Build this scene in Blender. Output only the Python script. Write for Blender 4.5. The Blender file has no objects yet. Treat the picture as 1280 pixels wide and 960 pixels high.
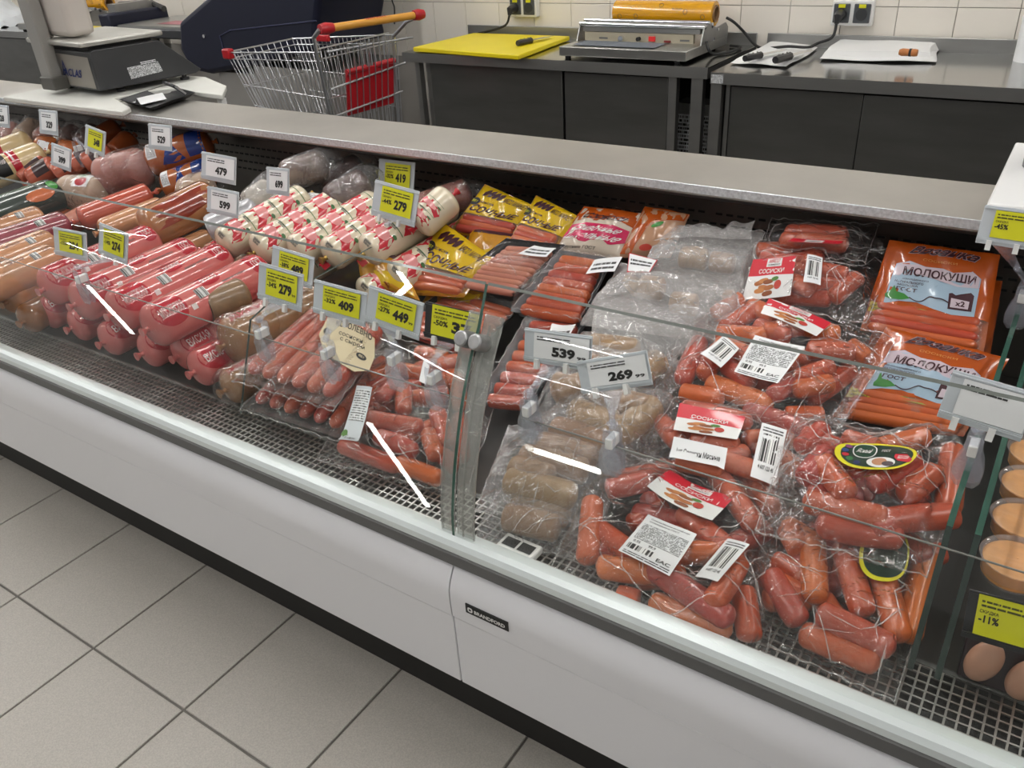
import bpy, bmesh, math, random
import numpy as np
from math import pi, sin, cos, sqrt, radians
from mathutils import Vector, Matrix
from mathutils.bvhtree import BVHTree

# ---------------------------------------------------------------- camera, world, exposure
SC = bpy.context.scene
COL = SC.collection
cam_d = bpy.data.cameras.new('camera'); cam = bpy.data.objects.new('camera', cam_d); COL.objects.link(cam)
cam_d.sensor_fit = 'HORIZONTAL'; cam_d.sensor_width = 36.0; cam_d.lens = 29.37
cam_d.clip_start = 0.05; cam_d.clip_end = 60
RX = Vector((0.83183, 0.55219, -0.05607)); UP = Vector((-0.23778, 0.44582, 0.86296)); BK = Vector((0.50151, -0.70451, 0.50215))
M = Matrix.Identity(4)
for i in range(3):
    M[i][0] = RX[i]; M[i][1] = UP[i]; M[i][2] = BK[i]
M[2][3] = 1.45
cam.matrix_world = M
SC.camera = cam
W = bpy.data.worlds.new('store_air'); SC.world = W; W.use_nodes = True
W.node_tree.nodes['Background'].inputs[0].default_value = (1.0, 0.985, 0.96, 1)
W.node_tree.nodes['Background'].inputs[1].default_value = 0.30
SC.view_settings.view_transform = 'Standard'; SC.view_settings.look = 'None'
SC.view_settings.gamma = 1.0; SC.view_settings.exposure = 0.15; SC.view_settings.use_curve_mapping = False
SC.cycles.transparent_max_bounces = 40; SC.cycles.max_bounces = 10; SC.cycles.sample_clamp_indirect = 6.0
LAMP = 41.0                       # emission of the ceiling tubes
LAMP_Z = 2.9
# ceiling tubes (x, y, length along x, length along y, where it hangs)
LAMPS = [(-5.4, -5.05, 0, 1.7, 'over the far side of the aisle, alone'), (-9.2, -3.5, 0, 1.0, 'over the far left of the aisle, alone'), (-2.95, -3.6, .7, 0, 'short, crosswise over the aisle'), (1.0, -5.2, 0, 1.8, 'over the far right of the aisle, alone')]
for _x, _w in ((-7.6, 'far left end of the counter'), (-5.4, 'left end of the counter'), (-3.2, 'weighing scale'), (-1.0, 'post of the counter'), (1.2, 'right end of the counter')):
    LAMPS += [(_x, -.70, 0, 1.8, 'over the shoppers, level with the ' + _w), (_x, 2.2, 0, 3.3, 'over the ' + _w)]

# ---------------------------------------------------------------- materials
MATS = {}
def nd(nt, t, **kw):
    n = nt.nodes.new(t)
    for k, v in kw.items(): setattr(n, k, v)
    return n
def rgba(c): return (c[0], c[1], c[2], 1)
def hexc(h):
    r = [int(h[i:i+2], 16) / 255 for i in (0, 2, 4)]
    return tuple(x / 12.92 if x <= .04045 else ((x + .055) / 1.055) ** 2.4 for x in r)
def pm(name, col, rough=.5, metal=0., coat=0., var=0., scale=12., bump=0., bscale=60., rand=0., aniso=None, sss=0., emit=0.):
    """principled material, colour varied by object-space noise, optional relief and a little variation from object to object"""
    if name in MATS: return MATS[name]
    if isinstance(col, str): col = hexc(col)
    m = bpy.data.materials.new(name); m.use_nodes = True; nt = m.node_tree; L = nt.links
    b = nt.nodes['Principled BSDF']
    b.inputs['Roughness'].default_value = rough; b.inputs['Metallic'].default_value = metal
    b.inputs['Coat Weight'].default_value = coat; b.inputs['Coat Roughness'].default_value = .06
    if sss: b.inputs['Subsurface Weight'].default_value = sss; b.inputs['Subsurface Radius'].default_value = (.012, .004, .003)
    tc = nd(nt, 'ShaderNodeTexCoord'); mp = nd(nt, 'ShaderNodeMapping'); L.new(tc.outputs['Object'], mp.inputs[0])
    if aniso: mp.inputs['Scale'].default_value = aniso
    hsv = nd(nt, 'ShaderNodeHueSaturation'); hsv.inputs['Color'].default_value = rgba(col)
    L.new(hsv.outputs[0], b.inputs['Base Color'])
    add = nd(nt, 'ShaderNodeMath', operation='ADD'); add.inputs[0].default_value = 1 - var / 2; add.inputs[1].default_value = 0
    if var:
        no = nd(nt, 'ShaderNodeTexNoise'); no.inputs['Scale'].default_value = scale; no.inputs['Detail'].default_value = 5
        L.new(mp.outputs[0], no.inputs['Vector'])
        mr = nd(nt, 'ShaderNodeMapRange'); mr.inputs[1].default_value = .3; mr.inputs[2].default_value = .7; mr.inputs[3].default_value = 0; mr.inputs[4].default_value = var
        L.new(no.outputs[0], mr.inputs[0]); L.new(mr.outputs[0], add.inputs[1])
    out = add
    if rand:
        oi = nd(nt, 'ShaderNodeObjectInfo'); mr2 = nd(nt, 'ShaderNodeMapRange'); mr2.inputs[3].default_value = -rand; mr2.inputs[4].default_value = rand
        L.new(oi.outputs['Random'], mr2.inputs[0]); a2 = nd(nt, 'ShaderNodeMath', operation='ADD')
        L.new(add.outputs[0], a2.inputs[0]); L.new(mr2.outputs[0], a2.inputs[1]); out = a2
        mr3 = nd(nt, 'ShaderNodeMapRange'); mr3.inputs[3].default_value = .5 - rand * .08; mr3.inputs[4].default_value = .5 + rand * .08
        L.new(oi.outputs['Random'], mr3.inputs[0]); L.new(mr3.outputs[0], hsv.inputs['Hue'])
    L.new(out.outputs[0], hsv.inputs['Value'])
    if bump:
        n2 = nd(nt, 'ShaderNodeTexNoise'); n2.inputs['Scale'].default_value = bscale; n2.inputs['Detail'].default_value = 4
        L.new(mp.outputs[0], n2.inputs['Vector'])
        bp = nd(nt, 'ShaderNodeBump'); bp.inputs['Strength'].default_value = bump; bp.inputs['Distance'].default_value = .01
        L.new(n2.outputs[0], bp.inputs['Height']); L.new(bp.outputs[0], b.inputs['Normal'])
    if emit: b.inputs['Emission Color'].default_value = rgba(col); b.inputs['Emission Strength'].default_value = emit
    MATS[name] = m
    return m
def clear(name, tint=(1, 1, 1), rough=.02, ior=1.45, haze=0., hazecol=(.9, .9, .92), bump=0., crinkle=14., gloss=1.):
    """thin clear sheet: lets light straight through, mirrors by fresnel, a little milky haze, optional crinkles"""
    if name in MATS: return MATS[name]
    m = bpy.data.materials.new(name); m.use_nodes = True; nt = m.node_tree; L = nt.links
    nt.nodes.remove(nt.nodes['Principled BSDF']); out = nt.nodes['Material Output']
    tr = nd(nt, 'ShaderNodeBsdfTransparent'); tr.inputs[0].default_value = rgba(tint)
    gl = nd(nt, 'ShaderNodeBsdfGlossy'); gl.inputs['Roughness'].default_value = rough; gl.inputs[0].default_value = (gloss, gloss, gloss, 1)
    lw = nd(nt, 'ShaderNodeLayerWeight'); lw.inputs[0].default_value = .5; f0 = ((ior - 1) / (ior + 1)) ** 2
    pw = nd(nt, 'ShaderNodeMath', operation='POWER'); pw.inputs[1].default_value = 5; L.new(lw.outputs['Facing'], pw.inputs[0])
    fr = nd(nt, 'ShaderNodeMath', operation='MULTIPLY_ADD'); fr.inputs[1].default_value = 1 - f0; fr.inputs[2].default_value = f0; L.new(pw.outputs[0], fr.inputs[0])
    mx = nd(nt, 'ShaderNodeMixShader'); L.new(fr.outputs[0], mx.inputs[0]); L.new(tr.outputs[0], mx.inputs[1]); L.new(gl.outputs[0], mx.inputs[2])
    last = mx
    if haze:
        df = nd(nt, 'ShaderNodeBsdfDiffuse'); df.inputs[0].default_value = rgba(hazecol)
        m2 = nd(nt, 'ShaderNodeMixShader'); m2.inputs[0].default_value = haze
        L.new(mx.outputs[0], m2.inputs[1]); L.new(df.outputs[0], m2.inputs[2]); last = m2
    if bump:
        tc = nd(nt, 'ShaderNodeTexCoord')
        vo = nd(nt, 'ShaderNodeTexVoronoi', feature='DISTANCE_TO_EDGE'); vo.inputs['Scale'].default_value = crinkle
        n1 = nd(nt, 'ShaderNodeTexNoise'); n1.inputs['Scale'].default_value = crinkle * 1.3; n1.inputs['Detail'].default_value = 3; n1.inputs['Distortion'].default_value = 1.5
        mixv = nd(nt, 'ShaderNodeVectorMath', operation='ADD'); sc = nd(nt, 'ShaderNodeVectorMath', operation='SCALE'); sc.inputs[3].default_value = .06
        L.new(tc.outputs['Object'], n1.inputs['Vector']); L.new(n1.outputs[1], sc.inputs[0]); L.new(tc.outputs['Object'], mixv.inputs[0]); L.new(sc.outputs[0], mixv.inputs[1])
        L.new(mixv.outputs[0], vo.inputs['Vector'])
        mr = nd(nt, 'ShaderNodeMapRange', interpolation_type='SMOOTHSTEP'); mr.inputs[2].default_value = .10; L.new(vo.outputs[0], mr.inputs[0])
        mm = nd(nt, 'ShaderNodeMath', operation='MULTIPLY_ADD'); mm.inputs[1].default_value = .9
        L.new(n1.outputs[0], mm.inputs[0]); L.new(mr.outputs[0], mm.inputs[2])
        bp = nd(nt, 'ShaderNodeBump'); bp.inputs['Strength'].default_value = bump * .8; bp.inputs['Distance'].default_value = .006
        L.new(mm.outputs[0], bp.inputs['Height']); nrm = bp.outputs[0]
        for k, (scl, amt) in enumerate(((crinkle * 1.7, .75 * bump), (crinkle * 4.5, .5 * bump))):      # flat facets of crumpled film, each tilted its own way
            st = nd(nt, 'ShaderNodeMapping'); st.inputs['Scale'].default_value = (1, .45, .8) if k else (.5, 1, .8); st.inputs['Rotation'].default_value = (0, 0, .6 + 1.1 * k); L.new(mixv.outputs[0], st.inputs[0])
            vc = nd(nt, 'ShaderNodeTexVoronoi', feature='F1'); vc.inputs['Scale'].default_value = scl; L.new(st.outputs[0], vc.inputs['Vector'])
            ce = nd(nt, 'ShaderNodeVectorMath', operation='SUBTRACT'); ce.inputs[1].default_value = (.5, .5, .5); L.new(vc.outputs['Color'], ce.inputs[0])
            se = nd(nt, 'ShaderNodeVectorMath', operation='SCALE'); se.inputs[3].default_value = amt; L.new(ce.outputs[0], se.inputs[0])
            ad = nd(nt, 'ShaderNodeVectorMath', operation='ADD'); L.new(nrm, ad.inputs[0]); L.new(se.outputs[0], ad.inputs[1]); nrm = ad.outputs[0]
        no_ = nd(nt, 'ShaderNodeVectorMath', operation='NORMALIZE'); L.new(nrm, no_.inputs[0])
        L.new(no_.outputs[0], gl.inputs['Normal']); L.new(bp.outputs[0], lw.inputs['Normal'])
    L.new(last.outputs[0], out.inputs[0]); MATS[name] = m
    return m
def print_mat(name, base, ink, rows, cols, thr=.47, fill=.62):
    """rows of fine unreadable print on a card; needs the patch's own uv"""
    if name in MATS: return MATS[name]
    m = pm(name, base, .45); nt = m.node_tree; L = nt.links; b = nt.nodes['Principled BSDF']
    uv = nd(nt, 'ShaderNodeUVMap'); sp = nd(nt, 'ShaderNodeSeparateXYZ'); L.new(uv.outputs[0], sp.inputs[0])
    my = nd(nt, 'ShaderNodeMath', operation='MULTIPLY'); my.inputs[1].default_value = rows; L.new(sp.outputs[1], my.inputs[0])
    fr = nd(nt, 'ShaderNodeMath', operation='FRACT'); L.new(my.outputs[0], fr.inputs[0])
    lt = nd(nt, 'ShaderNodeMath', operation='LESS_THAN'); lt.inputs[1].default_value = fill; L.new(fr.outputs[0], lt.inputs[0])
    fl = nd(nt, 'ShaderNodeMath', operation='FLOOR'); L.new(my.outputs[0], fl.inputs[0])
    mxx = nd(nt, 'ShaderNodeMath', operation='MULTIPLY'); mxx.inputs[1].default_value = cols; L.new(sp.outputs[0], mxx.inputs[0])
    m7 = nd(nt, 'ShaderNodeMath', operation='MULTIPLY'); m7.inputs[1].default_value = 7.31; L.new(fl.outputs[0], m7.inputs[0])
    cb = nd(nt, 'ShaderNodeCombineXYZ'); L.new(mxx.outputs[0], cb.inputs[0]); L.new(m7.outputs[0], cb.inputs[1])
    no = nd(nt, 'ShaderNodeTexNoise'); no.inputs['Scale'].default_value = 1.0; no.inputs['Detail'].default_value = 1; L.new(cb.outputs[0], no.inputs['Vector'])
    gt = nd(nt, 'ShaderNodeMath', operation='GREATER_THAN'); gt.inputs[1].default_value = thr; L.new(no.outputs[0], gt.inputs[0])
    ml = nd(nt, 'ShaderNodeMath', operation='MULTIPLY'); L.new(gt.outputs[0], ml.inputs[0]); L.new(lt.outputs[0], ml.inputs[1])
    mx = nd(nt, 'ShaderNodeMix', data_type='RGBA'); mx.inputs[6].default_value = rgba(hexc(base) if isinstance(base, str) else base); mx.inputs[7].default_value = rgba(hexc(ink) if isinstance(ink, str) else ink)
    L.new(ml.outputs[0], mx.inputs[0]); L.new(mx.outputs[2], b.inputs['Base Color'])
    return m
def bars_mat(name, n=42):
    m = pm(name, 'e8e8e6', .45); nt = m.node_tree; L = nt.links; b = nt.nodes['Principled BSDF']
    uv = nd(nt, 'ShaderNodeUVMap'); sp = nd(nt, 'ShaderNodeSeparateXYZ'); L.new(uv.outputs[0], sp.inputs[0])
    mu = nd(nt, 'ShaderNodeMath', operation='MULTIPLY'); mu.inputs[1].default_value = n; L.new(sp.outputs[0], mu.inputs[0])
    fl = nd(nt, 'ShaderNodeMath', operation='FLOOR'); L.new(mu.outputs[0], fl.inputs[0])
    wn = nd(nt, 'ShaderNodeTexWhiteNoise', noise_dimensions='1D'); L.new(fl.outputs[0], wn.inputs[1])
    gt = nd(nt, 'ShaderNodeMath', operation='GREATER_THAN'); gt.inputs[1].default_value = .45; L.new(wn.outputs[0], gt.inputs[0])
    mx = nd(nt, 'ShaderNodeMix', data_type='RGBA'); mx.inputs[6].default_value = rgba(hexc('e8e8e6')); mx.inputs[7].default_value = rgba(hexc('151515'))
    L.new(gt.outputs[0], mx.inputs[0]); L.new(mx.outputs[2], b.inputs['Base Color'])
    return m

STEEL = pm('brushed_steel', (.50, .50, .48), .34, 1., var=.12, scale=6, bump=.02, bscale=180, aniso=(1, 12, 12))
STEELD = pm('dull_steel', (.36, .36, .35), .42, 1., var=.18, scale=3, aniso=(1, 4, 4))
GALV = pm('galvanised_edge', (.74, .77, .80), .40, .6, var=.35, scale=160)
ALU = pm('satin_aluminium', (.74, .80, .80), .36, .35, coat=.2)
CHROME = pm('chrome', (.75, .76, .78), .12, 1.)
WIRE = pm('zinc_wire', (.50, .51, .53), .3, .9)
WHITEP = pm('white_powder_paint', 'e0e0e3', .38, 0, coat=.25, var=.03, scale=2)
GREYV = pm('grey_bumper_vinyl', '5d5d5c', .5)
BLACK = pm('matt_black', (.012, .012, .012), .6)
BLACKP = pm('black_plastic', (.02, .02, .022), .32)
DARK = pm('dark_grey_metal', (.035, .034, .033), .5)
WHITE = pm('white_plastic', 'e4e4e2', .4)
PAPER = pm('white_paper', 'e6e7e8', .55)
SMOKE = pm('grey_holder_plastic', 'c2c8cd', .3, coat=.4)
RED = pm('red_plastic', 'b01420', .38, coat=.3)
NAVY = pm('navy_enamel', (.0025, .0045, .020), .5, coat=.0, var=.1, scale=3)
INK = pm('black_ink', (.008, .008, .008), .5)
INKG = pm('grey_ink', (.12, .12, .12), .5)
YEL = pm('yellow_card', 'd6d413', .5)
GLASS = clear('clear_glass', (.985, .995, .985), .0, 1.42)
ACRYL = clear('clear_acrylic', (.985, .99, .985), .01, 1.38)
ACRYL2 = clear('acrylic_grey_sheen', (.88, .89, .87), .12, 1.8, haze=.34, hazecol=(.50, .50, .48))  # grey haze stands in for the reflections on the clear strips
CLIPM = clear('clip_plastic', (.90, .91, .94), .06, 1.9, haze=.11, hazecol=(.82, .84, .92), bump=.25, crinkle=60)
GREENEDGE = pm('green_glass_edge', (.030, .085, .062), .2, coat=.5)
DARKEDGE = pm('dark_glass_edge', (.018, .035, .027), .2, coat=.5)
FILM = clear('bag_film', (.99, .985, .985), .15, 1.62, haze=.006, bump=.9, crinkle=15)
FILM2 = clear('cloudy_bag_film', (.95, .945, .945), .20, 1.9, haze=.055, bump=1., crinkle=17)
FILM3 = clear('milky_bag_film', (.93, .925, .925), .22, 2.0, haze=.26, hazecol=(.80, .78, .77), bump=1., crinkle=15)
FILMT = clear('tight_film', (.98, .975, .975), .13, 1.6, haze=.008, bump=.35, crinkle=18)
SAUS = pm('frankfurter_skin', 'b9532a', .33, coat=.35, var=.22, scale=14, rand=.16, sss=.0)
SAUSP = pm('pink_frankfurter_skin', 'b05036', .33, coat=.35, var=.22, scale=14, rand=.14)
SAUSR = pm('red_frankfurter_skin', 'b04a26', .28, coat=.5, var=.2, scale=16, rand=.12)
SAUSB = pm('pale_brown_skin', '94704a', .38, coat=.3, var=.45, scale=55, rand=.14)
FINEW = print_mat('fine_print_white', 'e2e4e6', '202020', 13, 46)
FINEW2 = print_mat('fine_print_two_lines', 'e2e4e6', '303030', 2, 22, .40, .5)
FINEY = print_mat('fine_print_yellow', 'd6d413', '4a4a10', 2, 24, .40, .5)
BARS = bars_mat('barcode')

# ---------------------------------------------------------------- geometry helpers
def org(o):
    v = Vector((0, 0, 0))
    while o is not None: v += o.location; o = o.parent
    return v
def link(name, me, mat=None, parent=None):
    o = bpy.data.objects.new(name, me); COL.objects.link(o)
    if mat is not None and me is not None and not me.materials: me.materials.append(mat)
    if parent is not None: o.parent = parent
    return o
def thing(name, label, cat, loc=(0, 0, 0), group=None):
    o = bpy.data.objects.new(name, None); COL.objects.link(o); o.location = loc
    o.empty_display_size = .05
    return tag(o, label, cat, group)
def tag(o, label, cat, group=None):
    o['label'] = label; o['category'] = cat
    if group: o['group'] = group
    return o
def copy_tree(o, loc=None, parent=None, rz=None):
    c = o.copy(); COL.objects.link(c)
    if parent is not None: c.parent = parent
    if loc is not None: c.location = loc
    if rz is not None: c.rotation_euler = (0, 0, rz)
    for ch in list(o.children): copy_tree(ch, None, c)
    return c
class MB:
    def __init__(s): s.v = []; s.f = []; s.uv = None
    def add(s, vs, fs):
        n = len(s.v); s.v += [tuple(p) for p in vs]; s.f += [tuple(i + n for i in f) for f in fs]; return s
    def box(s, x0, x1, y0, y1, z0, z1):
        return s.add([(x0, y0, z0), (x1, y0, z0), (x1, y1, z0), (x0, y1, z0), (x0, y0, z1), (x1, y0, z1), (x1, y1, z1), (x0, y1, z1)],
                     [(3, 2, 1, 0), (4, 5, 6, 7), (0, 1, 5, 4), (1, 2, 6, 5), (2, 3, 7, 6), (3, 0, 4, 7)])
    def obox(s, c, ax, ay, az):
        c, ax, ay, az = map(Vector, (c, ax, ay, az)); P_ = []
        for sz in (-1, 1):
            for sx, sy in ((-1, -1), (1, -1), (1, 1), (-1, 1)): P_.append(c + ax * sx + ay * sy + az * sz)
        return s.add(P_, [(3, 2, 1, 0), (4, 5, 6, 7), (0, 1, 5, 4), (1, 2, 6, 5), (2, 3, 7, 6), (3, 0, 4, 7)])
    def prism(s, prof, x0, x1):
        """closed (y, z) outline pulled from x0 to x1"""
        n = len(prof); vs = [(x0, y, z) for y, z in prof] + [(x1, y, z) for y, z in prof]
        fs = [(i, (i + 1) % n, n + (i + 1) % n, n + i) for i in range(n)] + [tuple(range(n))[::-1], tuple(range(n, 2 * n))]
        return s.add(vs, fs)
    def slab(s, pts, d):
        """flat outline of 3-d points thickened by vector d"""
        n = len(pts); d = Vector(d); vs = [Vector(p) for p in pts] + [Vector(p) + d for p in pts]
        fs = [(i, (i + 1) % n, n + (i + 1) % n, n + i) for i in range(n)] + [tuple(range(n))[::-1], tuple(range(n, 2 * n))]
        return s.add(vs, fs)
    def sheet(s, prof, x0, x1, nx=1):
        """open (y, z) line swept in x"""
        n = len(prof); vs = []; fs = []
        for k in range(nx + 1):
            x = x0 + (x1 - x0) * k / nx; vs += [(x, y, z) for y, z in prof]
        for k in range(nx):
            for i in range(n - 1): fs.append((k * n + i, (k + 1) * n + i, (k + 1) * n + i + 1, k * n + i + 1))
        return s.add(vs, fs)
    def tube(s, pts, r, n=8, cap=True):
        pts = [Vector(p) for p in pts]; rs = r if isinstance(r, (list, tuple)) else [r] * len(pts); vs = []; fs = []
        prev = None
        for i, p in enumerate(pts):
            a = pts[max(i - 1, 0)]; b = pts[min(i + 1, len(pts) - 1)]; t = (b - a).normalized()
            if prev is None: u = t.orthogonal().normalized()
            else: u = (prev - t * prev.dot(t)).normalized()
            prev = u; w = t.cross(u)
            vs += [p + (u * cos(2 * pi * k / n) + w * sin(2 * pi * k / n)) * rs[i] for k in range(n)]
        for i in range(len(pts) - 1):
            for k in range(n): fs.append((i * n + k, i * n + (k + 1) % n, (i + 1) * n + (k + 1) % n, (i + 1) * n + k))
        if cap: fs += [tuple(range(n))[::-1], tuple(range((len(pts) - 1) * n, len(pts) * n))]
        return s.add(vs, fs)
    def cyl(s, c, r, z0, z1, n=20): return s.tube([(c[0], c[1], z0), (c[0], c[1], z1)], r, n)
    def grid(s, fn, nu, nv, uv=False):
        b = len(s.v); vs = [fn(i / nu, j / nv) for j in range(nv + 1) for i in range(nu + 1)]
        fs = [(j * (nu + 1) + i, j * (nu + 1) + i + 1, (j + 1) * (nu + 1) + i + 1, (j + 1) * (nu + 1) + i) for j in range(nv) for i in range(nu)]
        if uv: s.uv = [(i / nu, j / nv) for j in range(nv + 1) for i in range(nu + 1)]
        return s.add(vs, fs)
    def build(s, name, mat, parent=None, smooth=True, bevel=0, angle=35, seg=2, kind=None):
        o0 = org(parent); me = bpy.data.meshes.new(name)
        me.from_pydata([Vector(p) - o0 for p in s.v], [], s.f)
        if smooth:
            me.polygons.foreach_set('use_smooth', [True] * len(me.polygons))
            me.update(); me.set_sharp_from_angle(angle=radians(angle))
        if s.uv:
            ul = me.uv_layers.new(name='UVMap')
            for lp in me.loops: ul.data[lp.index].uv = s.uv[lp.vertex_index]
        me.update()
        o = link(name, me, mat, parent)
        if bevel:
            md = o.modifiers.new('b', 'BEVEL'); md.width = bevel; md.segments = seg; md.limit_method = 'ANGLE'; md.angle_limit = radians(40)
        if kind: o['kind'] = kind
        return o
# surfaces: fn(u, v) -> point ; norm by differences
def flat(o, ax, ay):
    o, ax, ay = Vector(o), Vector(ax), Vector(ay)
    return lambda u, v: o + ax * u + ay * v
def quad(bl, br, tr, tl):
    bl, br, tr, tl = map(Vector, (bl, br, tr, tl))
    return lambda u, v: bl * ((1 - u) * (1 - v)) + br * (u * (1 - v)) + tr * (u * v) + tl * ((1 - u) * v)
def lift(S, u, v, off, e=.01):
    p = S(u, v); a = S(u + e, v) - S(u - e, v); b = S(u, v + e) - S(u, v - e); n = a.cross(b)
    return p + n.normalized() * off if n.length > 1e-12 else p
def sub(S, u0, v0, u1, v1): return lambda u, v: S(u0 + (u1 - u0) * u, v0 + (v1 - v0) * v)
def patch(S, name, mat, parent, rect=(0, 0, 1, 1), off=.0006, nu=6, nv=4):
    T = sub(S, *rect)
    return MB().grid(lambda u, v: lift(T, u, v, off), nu, nv, uv=True).build(name, mat, parent)
def blob(S, name, mat, parent, poly, off=.0006, rings=4):
    """filled outline (star-shaped, in u v) laid on a surface"""
    cx = sum(p[0] for p in poly) / len(poly); cy = sum(p[1] for p in poly) / len(poly); n = len(poly); vs = [lift(S, cx, cy, off)]; fs = []
    for k in range(1, rings + 1):
        t = k / rings; vs += [lift(S, cx + (x - cx) * t, cy + (y - cy) * t, off) for x, y in poly]
    for i in range(n): fs.append((0, 1 + i, 1 + (i + 1) % n))
    for k in range(rings - 1):
        a = 1 + k * n; b = a + n
        for i in range(n): fs.append((a + i, b + i, b + (i + 1) % n, a + (i + 1) % n))
    return MB().add(vs, fs).build(name, mat, parent)
def oval(cx, cy, rx, ry, n=20, rot=0, pw=1.):
    o = []
    for k in range(n):
        a = 2 * pi * k / n; c, s_ = cos(a), sin(a); x = rx * math.copysign(abs(c) ** pw, c); y = ry * math.copysign(abs(s_) ** pw, s_)
        o.append((cx + x * cos(rot) - y * sin(rot), cy + x * sin(rot) + y * cos(rot)))
    return o
TXT = {}
def text_geo(s, bold=0.):
    if (s, bold) in TXT: return TXT[(s, bold)]
    cu = bpy.data.curves.new('t', 'FONT'); cu.body = s; cu.resolution_u = 2; cu.offset = bold
    o = bpy.data.objects.new('t', cu); COL.objects.link(o); bpy.context.view_layer.update()
    me = bpy.data.meshes.new_from_object(o.evaluated_get(bpy.context.evaluated_depsgraph_get()))
    v = np.array([x.co[:2] for x in me.vertices]); f = [tuple(p.vertices) for p in me.polygons]
    lo, hi = v.min(0), v.max(0); v = (v - lo) / (hi - lo)
    bpy.data.objects.remove(o); bpy.data.curves.remove(cu); bpy.data.meshes.remove(me)
    TXT[(s, bold)] = (v, f); return TXT[(s, bold)]
def words(S, s, mat, parent, rect, off=.0011, bold=.02, slant=0., arc=0., name='lettering'):
    v, f = text_geo(s, bold); u0, v0, u1, v1 = rect; vs = []
    for x, y in v:
        uu = u0 + (u1 - u0) * x + slant * (y - .5) * (u1 - u0); vv = v0 + (v1 - v0) * y + arc * (v1 - v0) * (1 - (2 * x - 1) ** 2)
        vs.append(lift(S, uu, vv, off))
    return MB().add(vs, f).build(name, mat, parent, smooth=False)
def lerp(a, b, t): return Vector(a) * (1 - t) + Vector(b) * t
def sstep(x): x = min(max(x, 0), 1); return x * x * (3 - 2 * x)
# ---------------------------------------------------------------- sausages
SM = {}
def saus_mesh(mat, bend):
    k = (mat.name, bend)
    if k not in SM:
        n, m = 12, 14; b = MB(); vs = []; fs = []
        prof = [(-1.03, .14), (-.995, .42), (-.965, .68), (-.91, .88), (-.82, .98), (-.55, 1.), (-.2, 1.02), (.2, 1.02), (.55, 1.), (.82, .98), (.91, .88), (.965, .68), (.995, .42), (1.03, .14)]
        for t, r in prof:
            for i in range(n):
                a = 2 * pi * i / n; vs.append((t * .5, cos(a) * r, sin(a) * r + bend * (1 - t * t) * 1.))
        for j in range(len(prof) - 1):
            for i in range(n): fs.append((j * n + i, j * n + (i + 1) % n, (j + 1) * n + (i + 1) % n, (j + 1) * n + i))
        fs += [tuple(range(n))[::-1], tuple(range((len(prof) - 1) * n, len(prof) * n))]
        me = bpy.data.meshes.new('sausage'); me.from_pydata(vs, [], fs); me.polygons.foreach_set('use_smooth', [True] * len(me.polygons)); me.materials.append(mat)
        SM[k] = me
    return SM[k]
def sausage(parent, p0, p1, r, mat, bend=.0, roll=0., name='sausage'):
    p0, p1 = Vector(p0), Vector(p1); o = link(name, saus_mesh(mat, bend), None, parent); d = p1 - p0; L = d.length; x = d / L
    y = Vector((0, 0, 1)).cross(x)
    y = y.normalized() if y.length > .05 else Vector((0, 1, 0)); z = x.cross(y)
    y, z = y * cos(roll) + z * sin(roll), z * cos(roll) - y * sin(roll)
    m_ = Matrix.Identity(4); c = (p0 + p1) / 2 - org(parent)
    for i in range(3): m_[i][0] = x[i] * L; m_[i][1] = y[i] * r; m_[i][2] = z[i] * r; m_[i][3] = c[i]
    o.matrix_local = m_
    return o
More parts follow.
